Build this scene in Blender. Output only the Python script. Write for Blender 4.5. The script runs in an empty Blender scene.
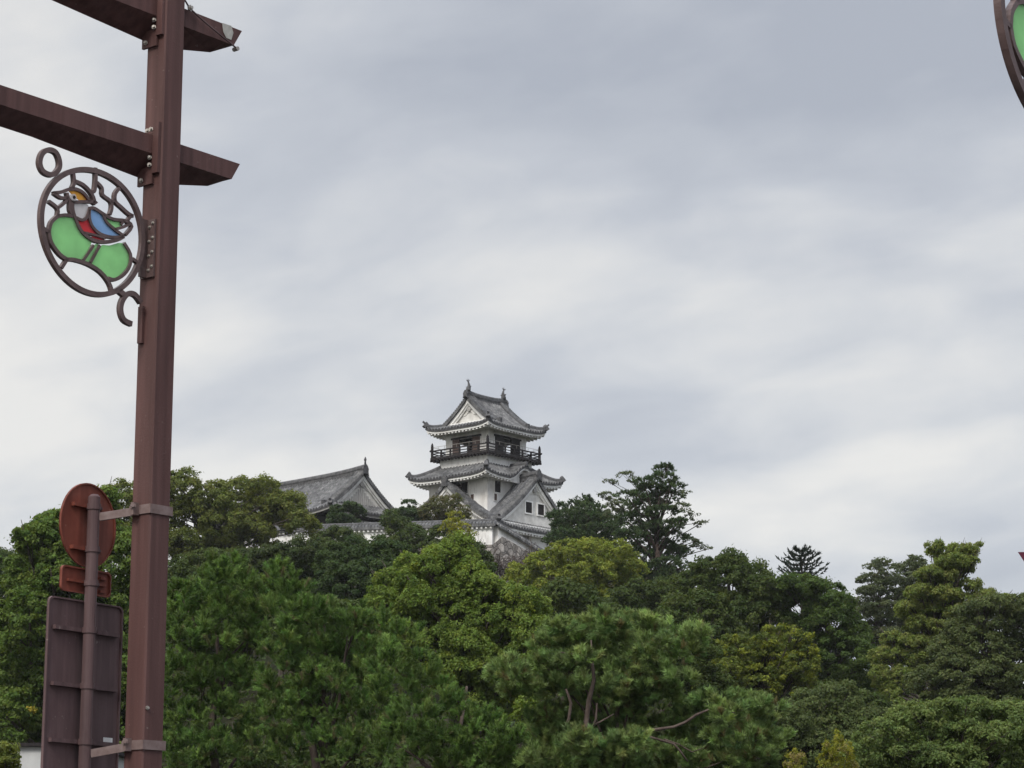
import bpy, math, random
import numpy as np
from mathutils import Vector, Matrix

# ------------------------------------------------------------------ camera, sky, sun, exposure
SC = bpy.context.scene
COL = SC.collection
F = 2400.0                       # focal length in pixels of a 1024 wide frame
PITCH = math.radians(12.0)
EYE = 1.6
cam_d = bpy.data.cameras.new('camera')
cam_d.sensor_width = 36.0
cam_d.lens = F / 1024 * 36.0
cam_d.clip_start = 0.1
cam_d.clip_end = 6000
cam = bpy.data.objects.new('camera', cam_d)
COL.objects.link(cam)
cam.location = (0, 0, EYE)
cam.rotation_euler = (math.radians(90) + PITCH, 0, 0)
SC.camera = cam

SUN_EL, SUN_AZ = math.radians(44), math.radians(-160)     # azimuth from +Y towards +X
world = bpy.data.worlds.new('World')
SC.world = world
world.use_nodes = True
nt = world.node_tree
nt.nodes.clear()


def NN(t, kind, **kw):
    n = t.nodes.new(kind)
    for k, v in kw.items():
        setattr(n, k, v)
    return n


def ramp(t, stops, fac):
    r = NN(t, 'ShaderNodeValToRGB')
    cr = r.color_ramp
    while len(cr.elements) < len(stops):
        cr.elements.new(0.5)
    for e, (p, c) in zip(cr.elements, stops):
        e.position = p
        e.color = (c, c, c, 1) if isinstance(c, (int, float)) else (*c, 1)
    t.links.new(fac, r.inputs[0])
    return r.outputs[0]


def build_sky():
    L = nt.links.new
    out = NN(nt, 'ShaderNodeOutputWorld')
    bg = NN(nt, 'ShaderNodeBackground')
    bg.inputs[1].default_value = 0.1
    sky = NN(nt, 'ShaderNodeTexSky', sky_type='NISHITA')
    sky.sun_disc = False
    sky.sun_elevation = SUN_EL
    sky.sun_rotation = SUN_AZ
    tc = NN(nt, 'ShaderNodeTexCoord')
    # project the view direction on a flat cloud deck, so cloud streaks shorten towards the horizon
    sep = NN(nt, 'ShaderNodeSeparateXYZ')
    L(tc.outputs['Generated'], sep.inputs[0])
    zc = NN(nt, 'ShaderNodeMath', operation='MAXIMUM')
    L(sep.outputs['Z'], zc.inputs[0]); zc.inputs[1].default_value = 0.0
    za = NN(nt, 'ShaderNodeMath', operation='ADD')
    L(zc.outputs[0], za.inputs[0]); za.inputs[1].default_value = 0.40
    dx = NN(nt, 'ShaderNodeMath', operation='DIVIDE'); L(sep.outputs['X'], dx.inputs[0]); L(za.outputs[0], dx.inputs[1])
    dy = NN(nt, 'ShaderNodeMath', operation='DIVIDE'); L(sep.outputs['Y'], dy.inputs[0]); L(za.outputs[0], dy.inputs[1])
    cmb = NN(nt, 'ShaderNodeCombineXYZ'); L(dx.outputs[0], cmb.inputs[0]); L(dy.outputs[0], cmb.inputs[1])
    mp = NN(nt, 'ShaderNodeMapping')
    rot = NN(nt, 'ShaderNodeMapping')
    L(cmb.outputs[0], rot.inputs['Vector'])
    rot.inputs['Rotation'].default_value = (0, 0, math.radians(24))
    L(rot.outputs[0], mp.inputs['Vector'])  # streaks lie across the view
    mp.inputs['Scale'].default_value = (2.0, 3.0, 1)
    mp.inputs['Location'].default_value = SKY_OFF
    n1 = NN(nt, 'ShaderNodeTexNoise'); n1.inputs['Scale'].default_value = 1.3
    n1.inputs['Detail'].default_value = 6; n1.inputs['Roughness'].default_value = 0.42; n1.inputs['Distortion'].default_value = 0.2
    L(mp.outputs[0], n1.inputs['Vector'])
    n2 = NN(nt, 'ShaderNodeTexNoise'); n2.inputs['Scale'].default_value = 4.2
    n2.inputs['Detail'].default_value = 5; n2.inputs['Roughness'].default_value = 0.5; n2.inputs['Distortion'].default_value = 0.25
    L(mp.outputs[0], n2.inputs['Vector'])
    m = NN(nt, 'ShaderNodeMath', operation='MULTIPLY_ADD')
    L(n2.outputs[0], m.inputs[0]); m.inputs[1].default_value = 0.40; L(n1.outputs[0], m.inputs[2])
    # the deck thins towards the left of the castle and thickens to the right
    g = NN(nt, 'ShaderNodeMath', operation='MULTIPLY_ADD')
    L(sep.outputs['X'], g.inputs[0]); g.inputs[1].default_value = -0.46; L(m.outputs[0], g.inputs[2])
    g2 = NN(nt, 'ShaderNodeMath', operation='MULTIPLY_ADD')
    L(sep.outputs['Z'], g2.inputs[0]); g2.inputs[1].default_value = -0.52; L(g.outputs[0], g2.inputs[2])
    g3 = NN(nt, 'ShaderNodeMath', operation='ADD'); L(g2.outputs[0], g3.inputs[0]); g3.inputs[1].default_value = 0.036
    cl = ramp(nt, [(0.33, (2.8, 2.98, 3.36)), (0.51, (3.55, 3.7, 4.0)), (0.62, (4.3, 4.38, 4.5)), (0.76, (5.3, 5.22, 5.05))], g3.outputs[0])
    # overcast deck is brighter overhead
    up = NN(nt, 'ShaderNodeMapRange')
    L(sep.outputs['Z'], up.inputs[0])
    up.inputs[1].default_value = 0.36; up.inputs[2].default_value = 0.8
    up.inputs[3].default_value = 1.0; up.inputs[4].default_value = 3.4
    mul = NN(nt, 'ShaderNodeVectorMath', operation='SCALE')
    L(cl, mul.inputs[0]); L(up.outputs[0], mul.inputs[3])
    mix = NN(nt, 'ShaderNodeMix', data_type='RGBA')
    mix.inputs[0].default_value = 0.94
    L(sky.outputs[0], mix.inputs[6]); L(mul.outputs[0], mix.inputs[7])
    L(mix.outputs[2], bg.inputs[0])
    L(bg.outputs[0], out.inputs[0])


SKY_OFF = (1.1, -5.5, 4.0)
build_sky()
sun_d = bpy.data.lights.new('sun', 'SUN')
sun_d.energy = 1.5
sun_d.angle = math.radians(18)
sun_d.color = (1.0, 0.96, 0.9)
sun = bpy.data.objects.new('sun', sun_d)
COL.objects.link(sun)
sd = Vector((math.sin(SUN_AZ) * math.cos(SUN_EL), math.cos(SUN_AZ) * math.cos(SUN_EL), math.sin(SUN_EL)))
sun.rotation_euler = sd.to_track_quat('Z', 'Y').to_euler()
SC.view_settings.view_transform = 'Standard'
SC.view_settings.look = 'None'
SC.view_settings.exposure = 0.65
SC.view_settings.gamma = 1.0
SC.view_settings.use_curve_mapping = False
SC.render.engine = 'CYCLES'
SC.cycles.max_bounces = 6
SC.cycles.diffuse_bounces = 5
SC.cycles.transmission_bounces = 4

CP, SP = math.cos(PITCH), math.sin(PITCH)


def at(px, py, y):
    """the point seen at a pixel of the photograph, y metres ahead of the camera"""
    xx, yy = (px - 512) / F, (384 - py) / F
    d = (xx, CP - yy * SP, SP + yy * CP)
    k = y / d[1]
    return Vector((d[0] * k, y, EYE + d[2] * k))


# ------------------------------------------------------------------ materials
def new_mat(name):
    m = bpy.data.materials.new(name)
    m.use_nodes = True
    t = m.node_tree
    return m, t, t.nodes['Principled BSDF']


def mat_noise(name, c1, c2, scale=2.0, rough=0.7, bump=0.0, detail=6, stretch=(1, 1, 1), spec=0.3, lo=0.35, hi=0.65, bscale=None, metallic=0.0):
    m, t, b = new_mat(name)
    tc = NN(t, 'ShaderNodeTexCoord')
    mp = NN(t, 'ShaderNodeMapping'); mp.inputs['Scale'].default_value = stretch
    t.links.new(tc.outputs['Object'], mp.inputs[0])
    n = NN(t, 'ShaderNodeTexNoise'); n.inputs['Scale'].default_value = scale; n.inputs['Detail'].default_value = detail
    n.inputs['Roughness'].default_value = 0.62
    t.links.new(mp.outputs[0], n.inputs['Vector'])
    c = ramp(t, [(lo, c1), (hi, c2)], n.outputs[0])
    t.links.new(c, b.inputs['Base Color'])
    b.inputs['Roughness'].default_value = rough
    b.inputs['Metallic'].default_value = metallic
    b.inputs['Specular IOR Level'].default_value = spec
    if bump:
        n2 = NN(t, 'ShaderNodeTexNoise'); n2.inputs['Scale'].default_value = bscale or scale * 4; n2.inputs['Detail'].default_value = 4
        t.links.new(tc.outputs['Object'], n2.inputs['Vector'])
        bp = NN(t, 'ShaderNodeBump'); bp.inputs['Strength'].default_value = bump; bp.inputs['Distance'].default_value = 0.05
        t.links.new(n2.outputs[0], bp.inputs['Height'])
        t.links.new(bp.outputs[0], b.inputs['Normal'])
    return m


def mat_leaf(name, trans=0.28, rough=0.6, spec=0.15):
    m, t, b = new_mat(name)
    a = NN(t, 'ShaderNodeAttribute', attribute_name='tint')
    t.links.new(a.outputs['Color'], b.inputs['Base Color'])
    b.inputs['Roughness'].default_value = rough
    b.inputs['Specular IOR Level'].default_value = spec
    tr = NN(t, 'ShaderNodeBsdfTranslucent')
    hs = NN(t, 'ShaderNodeHueSaturation'); hs.inputs['Hue'].default_value = 0.485; hs.inputs['Saturation'].default_value = 1.1; hs.inputs['Value'].default_value = 1.15
    t.links.new(a.outputs['Color'], hs.inputs['Color'])
    t.links.new(hs.outputs[0], tr.inputs[0])
    mx = NN(t, 'ShaderNodeMixShader'); mx.inputs[0].default_value = trans
    t.links.new(b.outputs[0], mx.inputs[1]); t.links.new(tr.outputs[0], mx.inputs[2])
    t.links.new(mx.outputs[0], t.nodes['Material Output'].inputs[0])
    return m


def mat_glass_pane(name, c, clear=0.42):
    m, t, b = new_mat(name)
    tc = NN(t, 'ShaderNodeTexCoord')
    n = NN(t, 'ShaderNodeTexNoise'); n.inputs['Scale'].default_value = 7; n.inputs['Detail'].default_value = 5
    t.links.new(tc.outputs['Object'], n.inputs['Vector'])
    col = ramp(t, [(0.3, tuple(v * 0.86 for v in c)), (0.7, tuple(min(0.95, v * 1.04) for v in c))], n.outputs[0])
    t.links.new(col, b.inputs['Base Color'])
    b.inputs['Roughness'].default_value = 0.3
    tr = NN(t, 'ShaderNodeBsdfTranslucent'); t.links.new(col, tr.inputs[0])
    tp = NN(t, 'ShaderNodeBsdfTransparent'); t.links.new(col, tp.inputs[0])
    mx = NN(t, 'ShaderNodeMixShader'); mx.inputs[0].default_value = 0.5
    t.links.new(b.outputs[0], mx.inputs[1]); t.links.new(tr.outputs[0], mx.inputs[2])
    m2 = NN(t, 'ShaderNodeMixShader'); m2.inputs[0].default_value = clear
    t.links.new(mx.outputs[0], m2.inputs[1]); t.links.new(tp.outputs[0], m2.inputs[2])
    t.links.new(m2.outputs[0], t.nodes['Material Output'].inputs[0])
    return m


def mat_plaster():
    m, t, b = new_mat('white_plaster')
    tc = NN(t, 'ShaderNodeTexCoord')
    mp = NN(t, 'ShaderNodeMapping'); mp.inputs['Scale'].default_value = (1.3, 1.3, 0.22)
    t.links.new(tc.outputs['Object'], mp.inputs[0])
    n = NN(t, 'ShaderNodeTexNoise'); n.inputs['Scale'].default_value = 1.6; n.inputs['Detail'].default_value = 7; n.inputs['Roughness'].default_value = 0.65
    t.links.new(mp.outputs[0], n.inputs['Vector'])
    n2 = NN(t, 'ShaderNodeTexNoise'); n2.inputs['Scale'].default_value = 0.5; n2.inputs['Detail'].default_value = 5
    t.links.new(tc.outputs['Object'], n2.inputs['Vector'])
    c1 = ramp(t, [(0.28, (0.60, 0.58, 0.55)), (0.48, (0.87, 0.86, 0.83))], n.outputs[0])
    c2 = ramp(t, [(0.3, (0.74, 0.72, 0.7)), (0.55, (1, 1, 1))], n2.outputs[0])
    mx = NN(t, 'ShaderNodeMix', data_type='RGBA', blend_type='MULTIPLY'); mx.inputs[0].default_value = 1
    t.links.new(c1, mx.inputs[6]); t.links.new(c2, mx.inputs[7])
    t.links.new(mx.outputs[2], b.inputs['Base Color'])
    b.inputs['Roughness'].default_value = 0.9
    b.inputs['Specular IOR Level'].default_value = 0.15
    return m


def mat_tile():
    m, t, b = new_mat('grey_roof_tile')
    tc = NN(t, 'ShaderNodeTexCoord')
    n = NN(t, 'ShaderNodeTexNoise'); n.inputs['Scale'].default_value = 1.1; n.inputs['Detail'].default_value = 8; n.inputs['Roughness'].default_value = 0.7
    t.links.new(tc.outputs['Object'], n.inputs['Vector'])
    v = NN(t, 'ShaderNodeTexVoronoi'); v.inputs['Scale'].default_value = 3.2
    t.links.new(tc.outputs['Object'], v.inputs['Vector'])
    c1 = ramp(t, [(0.33, (0.060, 0.059, 0.060)), (0.52, (0.126, 0.125, 0.124)), (0.7, (0.24, 0.236, 0.23))], n.outputs[0])
    bw = NN(t, 'ShaderNodeRGBToBW'); t.links.new(v.outputs['Color'], bw.inputs[0])
    c2 = ramp(t, [(0.2, 0.72), (0.8, 1.15)], bw.outputs[0])
    mx = NN(t, 'ShaderNodeMix', data_type='RGBA', blend_type='MULTIPLY'); mx.inputs[0].default_value = 1
    t.links.new(c1, mx.inputs[6]); t.links.new(c2, mx.inputs[7])
    t.links.new(mx.outputs[2], b.inputs['Base Color'])
    b.inputs['Roughness'].default_value = 0.7
    b.inputs['Specular IOR Level'].default_value = 0.25
    return m


def mat_stone():
    m, t, b = new_mat('stone_block_wall')
    tc = NN(t, 'ShaderNodeTexCoord')
    v = NN(t, 'ShaderNodeTexVoronoi'); v.inputs['Scale'].default_value = 1.5
    t.links.new(tc.outputs['Object'], v.inputs['Vector'])
    ve = NN(t, 'ShaderNodeTexVoronoi', feature='DISTANCE_TO_EDGE'); ve.inputs['Scale'].default_value = 1.5
    t.links.new(tc.outputs['Object'], ve.inputs['Vector'])
    bw = NN(t, 'ShaderNodeRGBToBW'); t.links.new(v.outputs['Color'], bw.inputs[0])
    c1 = ramp(t, [(0.2, (0.20, 0.18, 0.16)), (0.8, (0.40, 0.365, 0.33))], bw.outputs[0])
    n = NN(t, 'ShaderNodeTexNoise'); n.inputs['Scale'].default_value = 2.5; n.inputs['Detail'].default_value = 6
    t.links.new(tc.outputs['Object'], n.inputs['Vector'])
    c3 = ramp(t, [(0.35, 0.6), (0.65, 1.1)], n.outputs[0])
    e = ramp(t, [(0.0, 0.25), (0.08, 1.0)], ve.outputs['Distance'])
    mx = NN(t, 'ShaderNodeMix', data_type='RGBA', blend_type='MULTIPLY'); mx.inputs[0].default_value = 1
    t.links.new(c1, mx.inputs[6]); t.links.new(e, mx.inputs[7])
    mx2 = NN(t, 'ShaderNodeMix', data_type='RGBA', blend_type='MULTIPLY'); mx2.inputs[0].default_value = 1
    t.links.new(mx.outputs[2], mx2.inputs[6]); t.links.new(c3, mx2.inputs[7])
    t.links.new(mx2.outputs[2], b.inputs['Base Color'])
    b.inputs['Roughness'].default_value = 0.9
    bp = NN(t, 'ShaderNodeBump'); bp.inputs['Strength'].default_value = 0.7; bp.inputs['Distance'].default_value = 0.12
    t.links.new(e, bp.inputs['Height']); t.links.new(bp.outputs[0], b.inputs['Normal'])
    return m


PLASTER = mat_plaster()
AGED = mat_noise('aged_gable_plaster', (0.50, 0.485, 0.45), (0.70, 0.685, 0.645), 1.4, 0.9, spec=0.15, lo=0.3, hi=0.6)
TILE = mat_tile()
STONE = mat_stone()
EDGE = mat_noise('eave_tile_gap_shade', (0.028, 0.027, 0.029), (0.065, 0.063, 0.064), 4.0, 0.65)  # weathered tile ends, with the shade of their gaps painted into the dark colour
RIDGE = mat_noise('ridge_tile', (0.045, 0.044, 0.046), (0.115, 0.113, 0.113), 3.0, 0.65)
DARKWOOD = mat_noise('dark_timber', (0.009, 0.007, 0.008), (0.024, 0.019, 0.018), 5, 0.75, stretch=(4, 4, 0.7))
BROWNWOOD = mat_noise('brown_shutter_wood', (0.07, 0.045, 0.038), (0.13, 0.088, 0.075), 4, 0.75, stretch=(6, 6, 0.6))
GREYWOOD = mat_noise('weathered_grey_timber', (0.27, 0.26, 0.245), (0.46, 0.445, 0.42), 3, 0.85, stretch=(5, 5, 0.5))
DARKIN = mat_noise('dark_interior', (0.012, 0.01, 0.01), (0.025, 0.02, 0.02), 3, 0.9)
PAINT = mat_noise('brown_painted_steel', (0.082, 0.040, 0.036), (0.118, 0.062, 0.056), 2.2, 0.6, 0.08, stretch=(3, 3, 0.35), spec=0.2, bscale=60, lo=0.25, hi=0.75)
PAINT2 = mat_noise('dull_brown_steel', (0.094, 0.058, 0.058), (0.130, 0.084, 0.083), 3, 0.6, 0.05, stretch=(2, 2, 0.5), spec=0.2, bscale=50)
ORNPAINT = mat_noise('brown_cast_metal', (0.080, 0.050, 0.046), (0.125, 0.083, 0.078), 9, 0.5, 0.1, spec=0.35, bscale=80)
def wear(m, thr=0.70, scale=34, col=(0.24, 0.19, 0.17)):
    """chips and pale scuffs in the paint"""
    t = m.node_tree
    b = t.nodes['Principled BSDF']
    src = b.inputs['Base Color'].links[0].from_socket
    tc = NN(t, 'ShaderNodeTexCoord')
    n = NN(t, 'ShaderNodeTexNoise'); n.inputs['Scale'].default_value = scale; n.inputs['Detail'].default_value = 3
    n2 = NN(t, 'ShaderNodeTexNoise'); n2.inputs['Scale'].default_value = 1.7; n2.inputs['Detail'].default_value = 3
    t.links.new(tc.outputs['Object'], n.inputs['Vector']); t.links.new(tc.outputs['Object'], n2.inputs['Vector'])
    a = NN(t, 'ShaderNodeMath', operation='MULTIPLY_ADD'); t.links.new(n2.outputs[0], a.inputs[0]); a.inputs[1].default_value = 0.35; t.links.new(n.outputs[0], a.inputs[2])
    f = ramp(t, [(thr + 0.14, 0.0), (thr + 0.20, 0.75)], a.outputs[0])
    mp = NN(t, 'ShaderNodeMapping'); mp.inputs['Scale'].default_value = (14, 14, 0.5)
    n3 = NN(t, 'ShaderNodeTexNoise'); n3.inputs['Scale'].default_value = 1.0; n3.inputs['Detail'].default_value = 4
    t.links.new(tc.outputs['Object'], mp.inputs[0]); t.links.new(mp.outputs[0], n3.inputs['Vector'])
    st = ramp(t, [(0.35, 0.78), (0.65, 1.15)], n3.outputs[0])
    mu = NN(t, 'ShaderNodeMix', data_type='RGBA', blend_type='MULTIPLY'); mu.inputs[0].default_value = 1
    t.links.new(src, mu.inputs[6]); t.links.new(st, mu.inputs[7])
    mx = NN(t, 'ShaderNodeMix', data_type='RGBA')
    t.links.new(f, mx.inputs[0]); t.links.new(mu.outputs[2], mx.inputs[6]); mx.inputs[7].default_value = (*col, 1)
    t.links.new(mx.outputs[2], b.inputs['Base Color'])


BAND = mat_noise('worn_brown_band', (0.13, 0.085, 0.075), (0.21, 0.155, 0.145), 12, 0.5, spec=0.4)
STEEL = mat_noise('galvanised_bolt', (0.22, 0.19, 0.17), (0.5, 0.47, 0.42), 30, 0.4, metallic=0.6)
REDBACK = mat_noise('faded_red_sign_back', (0.165, 0.044, 0.028), (0.215, 0.064, 0.042), 5, 0.6, spec=0.25)
REDSIGN = mat_noise('dark_red_sign', (0.075, 0.010, 0.024), (0.10, 0.015, 0.034), 5, 0.5)
wear(PAINT, 0.76)
wear(PAINT2, 0.74, 20)
wear(REDBACK, 0.76, 22, (0.3, 0.16, 0.12))
CREAMDECAL = mat_noise('peeling_sticker', (0.32, 0.31, 0.27), (0.5, 0.48, 0.44), 14, 0.8)
WHITEDECAL = mat_noise('white_sticker', (0.6, 0.6, 0.58), (0.75, 0.75, 0.73), 14, 0.7)
BARK = mat_noise('bark', (0.035, 0.028, 0.022), (0.095, 0.078, 0.062), 5, 0.95, 0.4, stretch=(3, 3, 0.8))
PINEBARK = mat_noise('red_pine_bark', (0.036, 0.025, 0.020), (0.105, 0.078, 0.064), 4, 0.95, 0.4, stretch=(2, 2, 0.8))
DRYTWIG = mat_noise('dry_twig', (0.045, 0.035, 0.030), (0.12, 0.094, 0.082), 4, 0.95)
LEAF = mat_leaf('leaf', 0.38)
NEEDLE = mat_leaf('needle', 0.3, 0.6, 0.15)
GROUND = mat_noise('forest_floor', (0.012, 0.016, 0.008), (0.035, 0.032, 0.018), 0.35, 1.0, 0.0, spec=0.0)
ASPHALT = mat_noise('asphalt', (0.04, 0.04, 0.042), (0.065, 0.065, 0.066), 8, 0.9)
CONCRETE = mat_noise('pale_concrete', (0.40, 0.40, 0.39), (0.55, 0.55, 0.535), 1.2, 0.85)
GREEN = mat_glass_pane('green_glass', (0.50, 0.82, 0.46))
BLUE = mat_glass_pane('blue_glass', (0.44, 0.62, 0.84))
RED = mat_glass_pane('red_glass', (0.80, 0.13, 0.15))
YELLOW = mat_glass_pane('yellow_glass', (0.85, 0.55, 0.14))
WHITEG = mat_glass_pane('milk_glass', (0.8, 0.78, 0.78))


# ------------------------------------------------------------------ mesh helpers
class MB:
    def __init__(s):
        s.v = []; s.f = []

    def add(s, vs, fs):
        o = len(s.v)
        s.v.extend([tuple(p) for p in vs])
        s.f.extend([tuple(i + o for i in f) for f in fs])

    def box(s, x0, x1, y0, y1, z0, z1):
        s.add([(x0, y0, z0), (x1, y0, z0), (x1, y1, z0), (x0, y1, z0), (x0, y0, z1), (x1, y0, z1), (x1, y1, z1), (x0, y1, z1)],
              [(0, 3, 2, 1), (4, 5, 6, 7), (0, 1, 5, 4), (1, 2, 6, 5), (2, 3, 7, 6), (3, 0, 4, 7)])

    def hexa(s, p):                     # eight corners, bottom four then top four
        s.add(p, [(0, 3, 2, 1), (4, 5, 6, 7), (0, 1, 5, 4), (1, 2, 6, 5), (2, 3, 7, 6), (3, 0, 4, 7)])

    def bar(s, a, b, w, h, up=Vector((0, 0, 1))):
        a, b = Vector(a), Vector(b)
        d = (b - a).normalized()
        x = d.cross(up)
        if x.length < 1e-4:
            x = d.cross(Vector((0, 1, 0)))
        x.normalize(); y = x.cross(d)
        x = x * (w / 2); y = y * (h / 2)
        s.hexa([a - x - y, a + x - y, b + x - y, b - x - y, a - x + y, a + x + y, b + x + y, b - x + y])

    def tube(s, pts, rad, n=8, cap=True):
        pts = [Vector(p) for p in pts]
        if not isinstance(rad, (list, tuple)):
            rad = [rad] * len(pts)
        rings = []
        x = None
        for i, p in enumerate(pts):
            d = (pts[min(i + 1, len(pts) - 1)] - pts[max(i - 1, 0)]).normalized()
            if x is None:
                x = d.cross(Vector((0.31, 0.17, 0.93)))
                if x.length < 0.1:
                    x = d.cross(Vector((1, 0, 0)))
            else:
                x = x - d * x.dot(d)
                if x.length < 1e-4:
                    x = d.cross(Vector((0.9, 0.3, 0.1)))
            x.normalize(); y = d.cross(x)
            rings.append([p + (x * math.cos(2 * math.pi * k / n) + y * math.sin(2 * math.pi * k / n)) * rad[i] for k in range(n)])
        vs = [q for r in rings for q in r]
        fs = []
        for i in range(len(pts) - 1):
            for k in range(n):
                fs.append((i * n + k, i * n + (k + 1) % n, (i + 1) * n + (k + 1) % n, (i + 1) * n + k))
        if cap:
            fs.append(tuple(range(n))[::-1])
            fs.append(tuple((len(pts) - 1) * n + k for k in range(n)))
        s.add(vs, fs)

    def grid(s, P):                     # P[i][j] points
        ni, nj = len(P), len(P[0])
        s.add([p for r in P for p in r],
              [(i * nj + j, (i + 1) * nj + j, (i + 1) * nj + j + 1, i * nj + j + 1) for i in range(ni - 1) for j in range(nj - 1)])

    def prism(s, poly, ext):            # poly: list of 3d points, ext: vector
        n = len(poly)
        ext = Vector(ext)
        a = [Vector(p) for p in poly]
        s.add(a + [p + ext for p in a], [tuple(range(n))[::-1], tuple(range(n, 2 * n))] +
              [(i, (i + 1) % n, n + (i + 1) % n, n + i) for i in range(n)])

    def sweep(s, pts, sec, closed_sec=True):
        """sec: list of (side, up) offsets; side is horizontal across the path"""
        pts = [Vector(p) for p in pts]
        n = len(sec)
        vs = []
        for i, p in enumerate(pts):
            d = (pts[min(i + 1, len(pts) - 1)] - pts[max(i - 1, 0)]).normalized()
            x = Vector((d.y, -d.x, 0))
            if x.length < 1e-4:
                x = Vector((1, 0, 0))
            x.normalize()
            u = x.cross(d)
            for a, b in sec:
                vs.append(p + x * a + u * b)
        fs = []
        for i in range(len(pts) - 1):
            for k in range(n):
                fs.append((i * n + k, i * n + (k + 1) % n, (i + 1) * n + (k + 1) % n, (i + 1) * n + k))
        fs.append(tuple(range(n))[::-1]); fs.append(tuple((len(pts) - 1) * n + k for k in range(n)))
        s.add(vs, fs)

    def build(s, name, mat, parent=None, label=None, smooth=False):
        me = bpy.data.meshes.new(name)
        me.from_pydata(s.v, [], s.f)
        me.update()
        if smooth:
            me.polygons.foreach_set('use_smooth', [True] * len(me.polygons))
        me.materials.append(mat)
        return link(name, me, parent, label)


def link(name, data, parent=None, label=None):
    o = bpy.data.objects.new(name, data)
    COL.objects.link(o)
    if parent is not None:
        o.parent = parent
    if label:
        o['label'] = label
    return o


def tag(o, label=None, cat=None, group=None, kind=None):
    for k, v in (('label', label), ('category', cat), ('group', group), ('kind', kind)):
        if v:
            o[k] = v
    return o


def thing(name, label, cat, loc=(0, 0, 0), rz=0.0, group=None):
    o = link(name, None)
    o.location = loc
    o.rotation_euler = (0, 0, rz)
    return tag(o, label, cat, group)


# ------------------------------------------------------------------ terrain
def sstep(a, b, x):
    t = np.clip((x - a) / (b - a), 0, 1)
    return t * t * (3 - 2 * t)


def ground_z(x, y):
    x = np.asarray(x, float); y = np.asarray(y, float)
    h = 28.5 * sstep(92, 238, y) + 7.9 * sstep(247.5, 252.5, y)
    right = 1 - 0.5 * sstep(10, 48, x) * sstep(120, 240, y) - 0.5 * sstep(60, 150, x)
    left = 1 - 0.45 * sstep(-30, -75, x) - 0.4 * sstep(-75, -160, x)
    back = 1 - sstep(310, 460, y)
    return h * right * left * back


def build_terrain():
    xs = np.concatenate([np.linspace(-3000, -260, 12), np.linspace(-240, 240, 81), np.linspace(260, 3000, 12)])
    ys = np.concatenate([np.linspace(-2500, -20, 10), np.linspace(0, 480, 97), np.linspace(520, 4500, 14)])
    rng = np.random.default_rng(5)
    mb = MB()
    P = []
    for x in xs:
        zz = ground_z(np.full(len(ys), x), ys)
        P.append([(x, y, float(z)) for y, z in zip(ys, zz)])
    mb.grid(P)
    o = mb.build('ground', GROUND, smooth=True)
    tag(o, kind='structure')
    r = MB()
    r.add([(-400, -60, 0.004), (400, -60, 0.004), (400, 34, 0.004), (-400, 34, 0.004)], [(0, 1, 2, 3)])
    tag(r.build('road', ASPHALT), kind='structure')


build_terrain()

# ------------------------------------------------------------------ castle: roofs
rnd = random.Random(11)


def hprof(tau):
    return 0.66 * tau + 0.34 * tau * tau


def corr(k):
    return (-0.04, 0.15, 0.22, 0.15)[k % 4]


def patch(mb, cols, colpts, nt_, drop=0.17, edge=None):
    """a tiled slope: cols are positions along the eave, colpts(c, t) the point at t from eave to top"""
    P = []; P2 = []
    for i, c in enumerate(cols):
        e = colpts(c, 0.0)
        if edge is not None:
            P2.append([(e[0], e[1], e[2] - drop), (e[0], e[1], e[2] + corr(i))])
        row = [] if edge is not None else [(e[0], e[1], e[2] - drop)]
        for j in range(nt_ + 1):
            p = colpts(c, j / nt_)
            stepz = 0.035 if j % 2 else 0.0
            row.append((p[0], p[1], p[2] + corr(i) + stepz))
        P.append(row)
    mb.grid(P)
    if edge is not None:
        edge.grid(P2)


def cols_between(a, b, pitch=0.46):
    n = max(1, int(round(abs(b - a) / pitch)))
    return [a + (b - a) * i / (n * 4) for i in range(n * 4 + 1)]


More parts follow.
